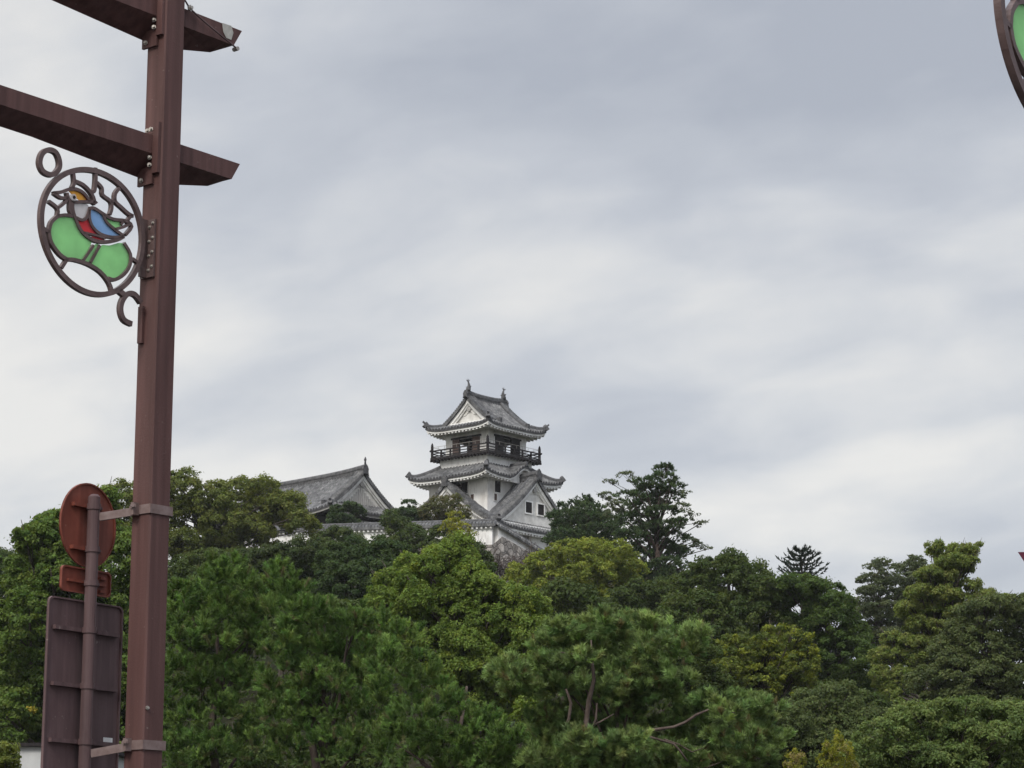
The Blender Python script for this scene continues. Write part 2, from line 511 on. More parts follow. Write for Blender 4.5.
class Irimoya:
    """hip and gable roof: p across the ridge, q along it"""
    def __init__(s, T, P0, Q0, g, ze, zr, lift, k=1.0):
        s.T = T; s.P0 = P0; s.Q0 = Q0; s.g = g; s.ze = ze; s.zr = zr; s.lift = lift
        s.Pg = P0 - (Q0 - g) * k

    def prof(s, p):
        return s.ze + (s.zr - s.ze) * hprof(max(0.0, 1 - abs(p) / s.P0))

    def zside(s, p, q):
        return s.prof(p) + s.lift * (min(1, abs(q) / s.Q0) ** 5) * (min(1, abs(p) / s.P0) ** 3)

    def qz(s, p, q):
        pe = s.Pg + (abs(q) - s.g) / (s.Q0 - s.g) * (s.P0 - s.Pg)
        return s.prof(pe) + s.lift * (min(1, abs(p) / s.P0) ** 5) * (min(1, pe / s.P0) ** 3)

    def tiles(s, mb, edge, ends=(-1, 1), flat=False, dz=0.0, inset=0.0, only_eave=None):
        T = s.T
        for sg in (-1, 1):
            for (a, b) in ((-s.Q0 + inset, -s.g), (-s.g, s.g), (s.g, s.Q0 - inset)):
                mid = abs(a + b) < 1e-3 or (a == -s.g and b == s.g)

                def cp(q, t, sg=sg, mid=mid):
                    top = 0.0 if mid else s.Pg + (abs(q) - s.g) / (s.Q0 - s.g) * (s.P0 - s.Pg)
                    if only_eave:
                        top = max(top, s.P0 - only_eave)
                    p = (s.P0 - inset) + (top - (s.P0 - inset)) * t
                    return T(sg * p, q, s.zside(p, q) + dz)
                if flat:
                    cc = [a + (b - a) * i / 12 for i in range(13)]
                    mb.grid([[cp(c, t / 5) for t in range(6)] for c in cc])
                else:
                    patch(mb, cols_between(a, b), cp, 14 if mid else 6, edge=edge)
        for sg in ends:
            def cq(p, t, sg=sg):
                top = s.g - 0.5 if abs(p) <= s.Pg else s.g + (abs(p) - s.Pg) / (s.P0 - s.Pg) * (s.Q0 - s.g)
                if only_eave:
                    top = max(top, s.Q0 - only_eave)
                q = (s.Q0 - inset) + (top - (s.Q0 - inset)) * t
                return T(p, sg * q, s.qz(p, q) + dz)
            if flat:
                cc = [(-s.P0 + inset) + 2 * (s.P0 - inset) * i / 24 for i in range(25)]
                mb.grid([[cq(c, t / 4) for t in range(5)] for c in cc])
            else:
                patch(mb, cols_between(-s.P0, s.P0), cq, 6, edge=edge)

    def eave(s, mb, d=1.5):
        """white fascia and a nearly level soffit behind it"""
        n = 40
        for sg in (-1, 1):
            P = []
            for i in range(n + 1):
                q = (-1 + 2 * i / n) * (s.Q0 - 0.1)
                z = s.zside(s.P0, q)
                P.append([s.T(sg * (s.P0 - 0.1), q, z - 0.1), s.T(sg * (s.P0 - 0.1), q, z - 0.38), s.T(sg * (s.P0 - d), q * (s.Q0 - d) / s.Q0, z - 0.30 + 0.12 * d - 0.05)])
            mb.grid(P)
            P = []
            for i in range(n + 1):
                p = (-1 + 2 * i / n) * (s.P0 - 0.1)
                z = s.qz(p, s.Q0)
                P.append([s.T(p, sg * (s.Q0 - 0.1), z - 0.1), s.T(p, sg * (s.Q0 - 0.1), z - 0.38), s.T(p * (s.P0 - d) / s.P0, sg * (s.Q0 - d), z - 0.30 + 0.12 * d - 0.05)])
            mb.grid(P)

    def rafters(s, mb, length=1.3, pitch=0.52, w=0.22, h=0.18, dz=-0.46):
        T = s.T
        n = int(2 * s.Q0 / pitch)
        for sg in (-1, 1):
            for i in range(n + 1):
                q = -s.Q0 + 0.3 + (2 * s.Q0 - 0.6) * i / n
                L = min(length, s.Q0 - abs(q))
                if L > 0.25:
                    z = s.zside(s.P0, q) + dz
                    mb.bar(T(sg * (s.P0 - 0.16), q, z), T(sg * (s.P0 - L), q, z + 0.1 * L), w, h)
        n = int(2 * s.P0 / pitch)
        for sg in (-1, 1):
            for i in range(n + 1):
                p = -s.P0 + 0.3 + (2 * s.P0 - 0.6) * i / n
                L = min(length, s.P0 - abs(p))
                if L > 0.25:
                    z = s.qz(p, s.Q0) + dz
                    mb.bar(T(p, sg * (s.Q0 - 0.16), z), T(p, sg * (s.Q0 - L), z + 0.1 * L), w, h)

    def hip_path(s, sp, sq, n=8):
        out = []
        for i in range(n + 1):
            t = i / n
            p = s.Pg + (s.P0 - s.Pg) * t
            q = s.g + (s.Q0 - s.g) * t
            out.append(s.T(sp * p, sq * q, s.zside(p, q) + 0.12 + (0.12 * t ** 3)))
        return out

    def verge_path(s, sp, q, n=14, inset=0.0, dz=0.1, p_end=None):
        pe = s.Pg if p_end is None else p_end
        return [s.T(sp * (pe * i / n), q, s.prof(pe * i / n) + dz) for i in range(n + 1)]


RSEC = [(-0.24, -0.1), (0.24, -0.1), (0.22, 0.2), (0.14, 0.34), (0, 0.4), (-0.14, 0.34), (-0.22, 0.2)]


def scaled(sec, w, h):
    return [(a * w, b * h) for a, b in sec]


def gable_parts(par, R, sq, wall_in=0.55, hole=True, grille=False):
    """white gable triangle, curved bargeboards, verge tiles and verge ridges of one end"""
    T = R.T
    qw = R.g - wall_in
    pe = R.Pg + 0.1
    zb = R.prof(R.Pg) - 0.35
    n = 12
    poly = [T(-pe + 2 * pe * i / (2 * n), sq * qw, max(zb, R.prof(-pe + 2 * pe * i / (2 * n)) - 0.16)) for i in range(2 * n + 1)]
    poly = [T(-pe, sq * qw, zb)] + poly + [T(pe, sq * qw, zb)]
    e = Vector(T(0, sq * (qw - 0.25), 0)) - Vector(T(0, sq * qw, 0))
    m = MB(); m.prism(poly, e)
    gw = m.build('gable_wall', AGED, par)
    # bargeboards
    bb = MB()
    for sp in (-1, 1):
        for (q0, q1, h0, h1) in ((R.g - 0.16, R.g - 0.34, 0.12, 0.55), (R.g - 0.345, R.g - 0.5, 0.5, 0.78)):
            pts = [R.Pg * 1.02 * i / n for i in range(n + 1)]
            for i in range(n):
                a, b = pts[i], pts[i + 1]
                bb.hexa([T(sp * a, sq * q0, R.prof(a) - h1), T(sp * b, sq * q0, R.prof(b) - h1), T(sp * b, sq * q1, R.prof(b) - h1), T(sp * a, sq * q1, R.prof(a) - h1),
                         T(sp * a, sq * q0, R.prof(a) - h0), T(sp * b, sq * q0, R.prof(b) - h0), T(sp * b, sq * q1, R.prof(b) - h0), T(sp * a, sq * q1, R.prof(a) - h0)])
    bb.build('bargeboard', PLASTER, par)
    # pendant ornament and its boss
    z0 = R.prof(0) - 0.95
    zc = z0 - 0.25
    g = MB()
    for k in range(10):
        a0, a1 = 2 * math.pi * k / 10, 2 * math.pi * (k + 1) / 10
        g.add([T(0, sq * (qw + 0.28), zc), T(0.26 * math.cos(a0), sq * (qw + 0.24), zc + 0.26 * math.sin(a0)), T(0.26 * math.cos(a1), sq * (qw + 0.24), zc + 0.26 * math.sin(a1)),
               T(0.26 * math.cos(a0), sq * qw, zc + 0.26 * math.sin(a0)), T(0.26 * math.cos(a1), sq * qw, zc + 0.26 * math.sin(a1))], [(0, 1, 2), (1, 3, 4, 2)])
    g.build('gable_boss', GREYWOOD, par)
    w = MB()
    for sp in (-1, 1):                  # carved wing shapes below the boss
        wing = [(0.28, -0.1), (0.6, -0.12), (1.0, -0.42), (1.35, -0.5), (1.25, -0.72), (0.85, -0.66), (0.45, -0.42), (0.2, -0.4)]
        w.prism([T(sp * a * R.P0 / 6.5, sq * (qw + 0.02), zc + b) for a, b in wing], Vector(T(0, sq * (qw + 0.07), 0)) - Vector(T(0, sq * (qw + 0.02), 0)))
    w.build('gable_pendant', GREYWOOD if grille else AGED, par)
    # verge tiles: short tile rows lying across the verge
    vt = MB()
    for sp in (-1, 1):
        nn = int(R.P0 / 0.075 / 4) * 4
        P = []
        for i in range(nn + 1):
            p = 0.15 + (R.Pg + 0.05 - 0.15) * i / nn
            c = corr(i) * 1.7
            z = R.prof(p)
            P.append([T(sp * p, sq * (R.g + 0.06), z - 0.16), T(sp * p, sq * (R.g + 0.06), z + 0.1 + c), T(sp * p, sq * (R.g - 0.35), z + 0.17 + c), T(sp * p, sq * (R.g - 0.78), z + 0.2 + c), T(sp * p, sq * (R.g - 0.78), z + 0.0)])
        vt.grid(P)
    vt.build('verge_tile', TILE, par)
    for sp in (-1, 1):
        r = MB()
        r.sweep(R.verge_path(sp, sq * (R.g - 0.95), dz=0.1, p_end=R.Pg + 0.35), scaled(RSEC, 0.85, 1.0))
        e = R.verge_path(sp, sq * (R.g - 0.95), dz=0.1, p_end=R.Pg + 0.35)[-1]
        r.sweep([Vector(e) - Vector((0, 0, 0.1)), Vector(e) + Vector((0, 0, 0.55))], [(-0.2, -0.2), (0.2, -0.2), (0.2, 0.2), (-0.2, 0.2)])
        r.build('verge_ridge', RIDGE, par)
        r = MB()
        r.sweep(R.verge_path(sp, sq * (R.g - 0.42), dz=0.17, p_end=R.Pg + 0.1), scaled(RSEC, 0.42, 0.5))
        r.build('verge_ridge', RIDGE, par)
    return gw


def ridge_parts(par, R, size=1.0, fish=0.0, finial=False):
    T = R.T
    zr = R.zr + 0.15
    n = 10
    pts = [T(0, -R.g - 0.1 + (2 * R.g + 0.2) * i / n, zr + 0.28 * abs(2 * i / n - 1) ** 3) for i in range(n + 1)]
    m = MB(); m.sweep(pts, [(a * 1.1 * size, b) for a, b in [(-0.26, -0.3), (0.26, -0.3), (0.26, 0.12), (0.32, 0.14), (0.32, 0.26), (0.24, 0.28), (0.2, 0.48), (0.1, 0.6), (-0.1, 0.6), (-0.2, 0.48), (-0.24, 0.28), (-0.32, 0.26), (-0.32, 0.14), (-0.26, 0.12)]])
    m.build('ridge', RIDGE, par)
    for sq in (-1, 1):
        e = Vector(T(0, sq * (R.g + 0.1), zr + 0.28))
        o = Vector(T(0, sq * (R.g + 0.3), zr + 0.28)) - e
        x = Vector(T(1, 0, 0)) - Vector(T(0, 0, 0))
        m = MB()
        out = [(-0.55, -0.75), (-0.42, -0.2), (-0.5, 0.05), (-0.3, 0.5), (0, 0.78), (0.3, 0.5), (0.5, 0.05), (0.42, -0.2), (0.55, -0.75), (0.2, -0.5), (-0.2, -0.5)]
        m.prism([e + x * a * size + Vector((0, 0, b * size)) for a, b in out], o)
        m.build('ridge_end_tile', RIDGE, par)
        if fish:
            b = Vector(T(0, sq * (R.g - 0.35), zr + 0.75))
            od = (o.normalized())
            prof = [(0.12, -0.1, 0.30), (0.08, 0.15, 0.34), (-0.02, 0.42, 0.27), (-0.06, 0.7, 0.2), (0.0, 0.95, 0.14), (0.1, 1.18, 0.09), (0.18, 1.34, 0.05)]
            m = MB()
            m.tube([b + od * a * fish + Vector((0, 0, c * fish)) for a, c, r in prof], [r * fish for a, c, r in prof], 10)
            tip = b + od * 0.1 * fish + Vector((0, 0, 1.15 * fish))
            for (dx_, dz_) in ((0.42, 0.32), (0.05, 0.52), (-0.36, 0.40)):
                q = tip + od * dx_ * fish + Vector((0, 0, dz_ * fish))
                mid = (tip + q) / 2
                m.add([tip - x * 0.07 * fish, tip + x * 0.07 * fish, mid + od * 0.11 * fish + Vector((0, 0, -0.06)), mid - od * 0.11 * fish, q], [(0, 1, 2), (0, 3, 1), (0, 2, 4), (0, 4, 3), (1, 4, 2), (1, 3, 4)])
            for sx in (-1, 1):          # side fins
                c = b + Vector((0, 0, 0.3 * fish)) + x * sx * 0.25 * fish
                m.add([c, c + x * sx * 0.3 * fish + Vector((0, 0, 0.3 * fish)), c + Vector((0, 0, 0.28 * fish)) - od * 0.1 * fish, c + od * 0.1 * fish], [(0, 1, 2), (0, 3, 1), (1, 3, 2), (0, 2, 3)])
            m.build('fish_finial', RIDGE, par, smooth=True)
        elif finial:
            b = Vector(T(0, sq * (R.g + 0.15), zr + 0.9))
            m = MB()
            m.tube([b, b + Vector((0, 0, 0.35)), b + Vector((0, 0, 0.5)), b + Vector((0, 0, 0.85))], [0.13, 0.1, 0.17, 0.04], 8)
            m.build('ridge_finial', RIDGE, par, smooth=True)


def hips(par, R):
    for sp in (-1, 1):
        for sq in (-1, 1):
            m = MB()
            path = R.hip_path(sp, sq)
            m.sweep(path, scaled(RSEC, 0.85, 0.95))
            e = Vector(path[-1]); d = (e - Vector(path[-2])).normalized()
            m.sweep([e - d * 0.1, e + d * 0.18 + Vector((0, 0, 0.1))], [(-0.26, -0.22), (0.26, -0.22), (0.2, 0.34), (0, 0.5), (-0.2, 0.34)])
            m.sweep([e + d * 0.0 + Vector((0, 0, 0.3)), e + d * 0.32 + Vector((0, 0, 0.42))], [(-0.09, -0.09), (0.09, -0.09), (0.09, 0.09), (-0.09, 0.09)])
            m.build('hip_ridge', RIDGE, par)


# ------------------------------------------------------------------ castle keep
CY, CXP = 266.0, 486.0
CC = at(CXP, 450, CY)
CAS = thing('castle_keep', 'white plastered castle tower with tiers of grey tiled roofs and a balcony, above the trees', 'castle', (CC.x, CY, 0), math.radians(-40))
# local X faces right and towards the camera, local Y faces right and away
Ty = lambda p, q, z: (p, q, z)          # ridge along local Y
Tx = lambda p, q, z: (q, p, z)          # ridge along local X

Z_BASE = 36.0
ZLE, ZLR = 40.2, 46.35                  # big lower roof
ZTE = 46.55                             # eave of the roof under the balcony
ZDECK = 49.45
ZUE, ZUR = 52.4, 56.0                 # top roof


def box_part(name, mat, par, *a, **k):
    m = MB(); m.box(*a)
    return m.build(name, mat, par, **k)


# lower storey
box_part('lower_wall', PLASTER, CAS, -8.0, 8.0, -7.3, 7.3, Z_BASE, ZLE + 0.75)
RB = Irimoya(Tx, 8.25, 8.9, 7.5, ZLE, ZLR, 0.5, 0.9)
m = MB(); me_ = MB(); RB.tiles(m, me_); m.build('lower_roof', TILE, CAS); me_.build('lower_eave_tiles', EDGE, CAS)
m = MB(); RB.eave(m, 1.2); m.build('lower_eave', PLASTER, CAS)
m = MB(); RB.rafters(m); m.build('lower_rafters', PLASTER, CAS)
for s_ in (-1, 1):
    gw = gable_parts(CAS, RB, s_)
    for yy in (-1.5, 0.6):            # two square gable windows
        w = MB(); X = s_ * (7.5 - 0.55)
        w.box(X - 0.06, X + 0.06, yy, yy + 1.1, 42.55, 43.75)
        wo = w.build('gable_window', DARKIN, CAS)
        fr = MB()
        for (a, b, c, d) in ((yy - 0.14, yy, 42.41, 43.89), (yy + 1.1, yy + 1.24, 42.41, 43.89), (yy, yy + 1.1, 42.41, 42.55), (yy, yy + 1.1, 43.75, 43.89)):
            fr.box(X - 0.12, X + 0.12, a, b, c, d)
        fr.build('window_frame', PLASTER, wo)
ridge_parts(CAS, RB, 0.95)
hips(CAS, RB)
# cross gable towards the left front
TD = lambda p, q, z: (p, q, z)


class Dormer(Irimoya):
    pass


RD = Dormer(TD, 7.0, 7.9, 6.9, 41.0, 45.75, 0.0, 0.9)
m = MB()
for sg in (-1, 1):
    patch(m, cols_between(-RD.g, -2.2), lambda q, t, sg=sg: TD(sg * (6.3 * (1 - t)), q, RD.prof(6.3 * (1 - t))), 12)
m.build('cross_gable_roof', TILE, CAS)
RD.Pg = 6.3
gable_parts(CAS, RD, -1)
m = MB()
m.sweep([TD(0, -RD.g - 0.05, RD.zr + 0.35), TD(0, -6.0, RD.zr + 0.18), TD(0, -4.6, RD.zr + 0.12)], [(a * 1.0, b) for a, b in RSEC])
m.build('ridge', RIDGE, CAS)
m = MB()
e = Vector(TD(0, -RD.g - 0.05, RD.zr + 0.35))
m.prism([e + Vector((a * 0.8, 0, b * 0.8)) for a, b in [(-0.55, -0.75), (-0.42, -0.2), (-0.5, 0.05), (-0.3, 0.5), (0, 0.78), (0.3, 0.5), (0.5, 0.05), (0.42, -0.2), (0.55, -0.75)]], (0, -0.2, 0))
m.build('ridge_end_tile', RIDGE, CAS)
# second tier walls
box_part('middle_wall', PLASTER, CAS, -4.3, 4.3, -4.75, 4.75, ZLE + 0.8, ZTE + 0.75)


def small_window(name, face, c, z0, w, h, mat, frame=0.1):
    """face 'L' is the wall at local -Y, 'R' the wall at local +X"""
    f = MB(); fr = MB()
    o = 4.75 if face == 'L' else 4.3
    if face == 'L':
        f.box(c - w / 2, c + w / 2, -o - 0.03, -o + 0.1, z0, z0 + h)
        for (a, b, z_, y_) in ((c - w / 2 - frame, c - w / 2, z0 - frame, z0 + h + frame), (c + w / 2, c + w / 2 + frame, z0 - frame, z0 + h + frame), (c - w / 2, c + w / 2, z0 - frame, z0), (c - w / 2, c + w / 2, z0 + h, z0 + h + frame)):
            fr.box(a, b, -o - 0.1, -o + 0.1, z_, y_)
    else:
        f.box(o - 0.1, o + 0.03, c - w / 2, c + w / 2, z0, z0 + h)
        for (a, b, z_, y_) in ((c - w / 2 - frame, c - w / 2, z0 - frame, z0 + h + frame), (c + w / 2, c + w / 2 + frame, z0 - frame, z0 + h + frame), (c - w / 2, c + w / 2, z0 - frame, z0), (c - w / 2, c + w / 2, z0 + h, z0 + h + frame)):
            fr.box(o - 0.1, o + 0.1, a, b, z_, y_)
    wo = f.build(name, mat, CAS)
    fr.build('window_frame', PLASTER, wo)
    return wo


small_window('wall_window', 'L', 1.0, 44.85, 1.0, 1.25, DARKIN)
small_window('wall_window', 'R', -3.1, 44.85, 1.0, 1.25, DARKIN)
small_window('wall_loophole', 'L', 2.15, 43.9, 0.5, 0.75, BROWNWOOD, 0.06)
small_window('wall_loophole', 'R', -3.45, 43.9, 0.5, 0.75, BROWNWOOD, 0.06)
# propped shutter beside the left window
m = MB(); m.bar((0.1, -4.85, 46.0), (0.3, -5.3, 45.3), 0.9, 0.08); m.build('window_shutter', BROWNWOOD, CAS)

# roof under the balcony, with an undulating gable on the right face
EX, EY, IX, IY = 5.75, 6.7, 3.4, 3.75          # eave and inner half sizes along X and Y
ZTT = 48.15


def kara(c, H=1.35, w=2.6):
    a = abs(c - 0.2) / w
    if a >= 1:
        return -9
    return ZTE + 0.1 + H * (0.5 + 0.5 * math.cos(math.pi * a))


def mid_point(face, c, t, dz=0.0, k=True):
    """c runs along the eave, t from the eave up to the wall"""
    along, E, I, Ia = (EX, EY, IY, IX) if face in 'LB' else (EY, EX, IX, IY)
    lim = min(1.0, (along - abs(c)) / (along - Ia)) if abs(c) > Ia else 1.0
    tt = t * lim
    d = E + (I - E) * tt
    z = ZTE + (ZTT - ZTE) * (0.8 * tt + 0.2 * tt * tt) + 0.5 * (abs(c) / along) ** 5 * (1 - tt) ** 2
    if face == 'R' and k:
        z = max(z, kara(c))
    z += dz
    return {'L': (c, -d, z), 'R': (d, c, z), 'B': (c, d, z), 'W': (-d, c, z)}[face]


m = MB(); me_ = MB()
for fc in 'LRBW':
    al = EX if fc in 'LB' else EY
    patch(m, cols_between(-al, al), lambda c, t, fc=fc: mid_point(fc, c, t), 8, edge=me_)
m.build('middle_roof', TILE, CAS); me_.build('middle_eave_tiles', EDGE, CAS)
m = MB(); m2 = MB()
for fc in 'LRBW':
    al = EX if fc in 'LB' else EY
    rows = []
    for i in range(49):
        c = (-1 + 2 * i / 48) * (al - 0.1)
        e = Vector(mid_point(fc, c, 0.0))
        inn = {'L': Vector((0, 1, 0)), 'R': Vector((-1, 0, 0)), 'B': Vector((0, -1, 0)), 'W': Vector((1, 0, 0))}[fc]
        tang = Vector((1, 0, 0)) if fc in 'LB' else Vector((0, 1, 0))
        a = e + inn * 0.1
        b = e + inn * 1.5 - tang * (c * 1.4 / al)
        rows.append([a + Vector((0, 0, -0.1)), a + Vector((0, 0, -0.38)), b + Vector((0, 0, -0.2))])
    m.grid(rows)
    n = int(2 * al / 0.52)
    for i in range(n + 1):
        c = -al + 0.3 + (2 * al - 0.6) * i / n
        L = min(1.4, al - abs(c))
        if L > 0.25 and not (fc == 'R' and abs(c - 0.2) < 2.5):
            e = Vector(mid_point(fc, c, 0.0)) + Vector((0, 0, -0.46))
            m2.bar(e + inn * 0.16, e + inn * L + Vector((0, 0, 0.1 * L)), 0.22, 0.18)
m.build('middle_eave', PLASTER, CAS)
m2.build('middle_rafters', PLASTER, CAS)
# tympanum and front board of the undulating gable
m = MB()
n = 20
poly = [(EX - 0.6, -2.3, ZTE - 0.45)] + [(EX - 0.6, -2.3 + 5.0 * i / n, max(ZTE - 0.4, kara(-2.3 + 5.0 * i / n) - 0.3)) for i in range(n + 1)] + [(EX - 0.6, 2.7, ZTE - 0.45)]
m.prism(poly, (-0.2, 0, 0)); m.build('undulating_gable_wall', PLASTER, CAS)
m = MB(); m.sweep([(EX + 0.1, 0.2, kara(0.2) + 0.2), (IX, 0.2, kara(0.2) + 0.2)], RSEC); m.build('ridge', RIDGE, CAS)
for sx in (-1, 1):
    for sy in (-1, 1):
        path = []
        for i in range(9):
            t = i / 8
            tt = 1 - t
            path.append((sx * (IX + (EX - IX) * t), sy * (IY + (EY - IY) * t), ZTE + (ZTT - ZTE) * (0.8 * tt + 0.2 * tt * tt) + 0.5 * t ** 7 + 0.12 + 0.12 * t ** 3))
        r = MB(); r.sweep(path, scaled(RSEC, 0.85, 0.95))
        e = Vector(path[-1]); d_ = (e - Vector(path[-2])).normalized()
        r.sweep([e - d_ * 0.1, e + d_ * 0.18 + Vector((0, 0, 0.1))], [(-0.26, -0.22), (0.26, -0.22), (0.2, 0.34), (0, 0.5), (-0.2, 0.34)])
        r.build('hip_ridge', RIDGE, CAS)
# plinth and balcony
box_part('balcony_plinth', PLASTER, CAS, -3.5, 3.5, -3.85, 3.85, ZTE + 0.7, ZDECK - 0.25)
BX, BY = 4.1, 4.5
DK = box_part('balcony_deck', DARKWOOD, CAS, -BX - 0.15, BX + 0.15, -BY - 0.15, BY + 0.15, ZDECK - 0.25, ZDECK)
m = MB()
for k in range(18):
    for sy in (-1, 1):
        x = -BX + 2 * BX * k / 17
        m.box(x - 0.07, x + 0.07, sy * BY - 0.25, sy * BY + 0.25, ZDECK - 0.45, ZDECK - 0.25)
        y = -BY + 2 * BY * k / 17
        m.box(sy * BX - 0.25, sy * BX + 0.25, y - 0.07, y + 0.07, ZDECK - 0.45, ZDECK - 0.25)
m.build('deck_joists', DARKWOOD, CAS)
RAIL = link('balcony_railing', None, CAS)
for sx in (-1, 1):
    for sy in (-1, 1):
        m = MB(); x, y = sx * BX, sy * BY
        m.box(x - 0.11, x + 0.11, y - 0.11, y + 0.11, ZDECK, ZDECK + 1.35)
        m.tube([(x, y, ZDECK + 1.35), (x, y, ZDECK + 1.42), (x, y, ZDECK + 1.5), (x, y, ZDECK + 1.72)], [0.08, 0.15, 0.13, 0.02], 8)
        m.build('corner_post', DARKWOOD, RAIL)
for (h, t) in ((0.14, 0.12), (0.45, 0.09), (0.78, 0.13)):
    m = MB()
    for s_ in (-1, 1):
        ov = 0.35 if h > 0.7 else 0.0
        m.box(-BX - ov, BX + ov, s_ * BY - t / 2, s_ * BY + t / 2, ZDECK + h - t / 2, ZDECK + h + t / 2)
        m.box(s_ * BX - t / 2 + 0.003, s_ * BX + t / 2 - 0.003, -BY - ov, BY + ov, ZDECK + h - t / 2 + 0.003, ZDECK + h + t / 2 - 0.003)
    m.build('rail', DARKWOOD, RAIL)
for k in range(1, 6):
    for s_ in (-1, 1):
        for (x, y) in ((-BX + 2 * BX * k / 6, s_ * BY), (s_ * BX, -BY + 2 * BY * k / 6)):
            m = MB(); m.box(x - 0.08, x + 0.08, y - 0.08, y + 0.08, ZDECK, ZDECK + 0.73); m.build('baluster', DARKWOOD, RAIL)
m = MB()
for s_ in (-1, 1):
    m.bar((-BX, s_ * BY, ZDECK + 1.2), (BX, s_ * BY, ZDECK + 1.2), 0.035, 0.035)
    m.bar((s_ * BX, -BY, ZDECK + 1.2), (s_ * BX, BY, ZDECK + 1.2), 0.035, 0.035)
    for k in range(1, 9):
        m.bar((-BX + 2 * BX * k / 9, s_ * BY, ZDECK + 0.8), (-BX + 2 * BX * k / 9, s_ * BY, ZDECK + 1.2), 0.03, 0.03)
        m.bar((s_ * BX, -BY + 2 * BY * k / 9, ZDECK + 0.8), (s_ * BX, -BY + 2 * BY * k / 9, ZDECK + 1.2), 0.03, 0.03)
m.build('safety_wire', STEEL, RAIL)
# top storey: four walls with wide openings, sliding shutters
WX, WY, WT = 3.18, 3.24, 0.3
ZO0, ZO1 = ZDECK + 0.15, ZDECK + 2.0
m = MB()
ox = (-2.05, 1.85)                       # opening along x on the -Y and +Y walls
oy = (-2.1, 2.0)                        # opening along y on the +X and -X walls
for s_ in (-1, 1):
    y0, y1 = sorted((s_ * WY, s_ * (WY - WT)))
    a, b = ox
    m.box(-WX, a, y0, y1, ZDECK, ZUE + 0.9); m.box(b, WX, y0, y1, ZDECK, ZUE + 0.9); m.box(a, b, y0, y1, ZO1, ZUE + 0.9); m.box(a, b, y0, y1, ZDECK, ZO0)
    x0, x1 = sorted((s_ * WX, s_ * (WX - WT)))
    a, b = oy
    m.box(x0, x1, -WY + WT, a, ZDECK, ZUE + 0.9); m.box(x0, x1, b, WY - WT, ZDECK, ZUE + 0.9); m.box(x0, x1, a, b, ZO1, ZUE + 0.9); m.box(x0, x1, a, b, ZDECK, ZO0)
m.build('upper_wall', PLASTER, CAS)
box_part('upper_ceiling', DARKWOOD, CAS, -WX + WT, WX - WT, -WY + WT, WY - WT, ZO1 + 0.25, ZO1 + 0.35)
box_part('upper_floor', DARKWOOD, CAS, -WX + WT, WX - WT, -WY + WT, WY - WT, ZDECK + 0.003, ZDECK + 0.1)
for s_ in (-1, 1):
    for (a, b, mt) in ((ox[0] - 0.05, ox[0] + 0.95, BROWNWOOD), (ox[1] - 1.0, ox[1] + 0.05, BROWNWOOD)):
        box_part('sliding_shutter', mt, CAS, a, b, s_ * (WY + 0.06) - 0.05, s_ * (WY + 0.06) + 0.05, ZO0 - 0.05, ZO1)
    box_part('opening_lintel', DARKWOOD, CAS, ox[0] - 0.25, ox[1] + 0.25, s_ * (WY + 0.07) - 0.08, s_ * (WY + 0.07) + 0.08, ZO1 + 0.003, ZO1 + 0.2)
    for (a, b, mt) in ((oy[0] - 0.05, oy[0] + 1.35, DARKWOOD), (oy[1] - 1.5, oy[1] + 0.05, DARKIN)):
        box_part('sliding_shutter', mt, CAS, s_ * (WX + 0.06) - 0.05, s_ * (WX + 0.06) + 0.05, a, b, ZO0 - 0.05, ZO1)
    box_part('opening_lintel', DARKWOOD, CAS, s_ * (WX + 0.07) - 0.08, s_ * (WX + 0.07) + 0.08, oy[0] - 0.25, oy[1] + 0.25, ZO1 + 0.003, ZO1 + 0.2)
RU = Irimoya(Ty, 4.67, 5.06, 3.35, ZUE, ZUR, 0.45, 0.55)
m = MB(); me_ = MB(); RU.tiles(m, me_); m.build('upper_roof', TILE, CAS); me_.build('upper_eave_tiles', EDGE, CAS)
m = MB(); RU.eave(m, 1.6); m.build('upper_eave', PLASTER, CAS)
m = MB(); RU.rafters(m, length=1.5); m.build('upper_rafters', PLASTER, CAS)
for s_ in (-1, 1):
    gable_parts(CAS, RU, s_, wall_in=0.6)
ridge_parts(CAS, RU, 0.6, fish=0.85)
hips(CAS, RU)
# lattice windows low on the right face
for yy in (-4.5, -3.2):
    w = MB(); w.box(7.98, 8.06, yy, yy + 1.0, 38.3, 39.7); wo = w.build('lattice_window', DARKWOOD, CAS)
    b = MB()
    for k in range(5):
        b.box(8.065, 8.15, yy + 0.04 + k * 0.21, yy + 0.12 + k * 0.21, 38.3, 39.7)
    b.build('lattice_bars', GREYWOOD, wo)

# ------------------------------------------------------------------ palace building on the left
PP = at(362, 466, 268.0)
PAL = thing('palace_hall', 'long grey tiled hall with a plain gable, left of the castle tower', 'building', (PP.x, 268.0, 0), math.radians(-45))
Tp = lambda p, q, z: (q - 9.6, p, z)
RP = Irimoya(Tp, 6.4, 11.6, 10.0, 43.3, 48.15, 0.45, 1.0)
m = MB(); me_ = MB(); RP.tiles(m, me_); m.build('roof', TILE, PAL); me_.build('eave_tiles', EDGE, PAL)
m = MB(); RP.eave(m, 1.3); m.build('eave', GREYWOOD, PAL)
m = MB(); RP.rafters(m); m.build('rafters', DARKWOOD, PAL)
gable_parts(PAL, RP, 1, grille=True)
gable_parts(PAL, RP, -1, grille=True)
m = MB()
for k in range(-9, 10):                 # timber lattice in the gable
    y = k * 0.32
    zt = RP.prof(y) - 1.5
    zb = RP.prof(RP.Pg) + 0.15
    if zt > zb + 0.1:
        m.box(10.0 - 0.55 - 9.6 + 0.01, 10.0 - 0.55 - 9.6 + 0.12, y - 0.13, y + 0.13, zb, zt)
m.build('gable_lattice', GREYWOOD, PAL)
ridge_parts(PAL, RP, 0.9, finial=True)
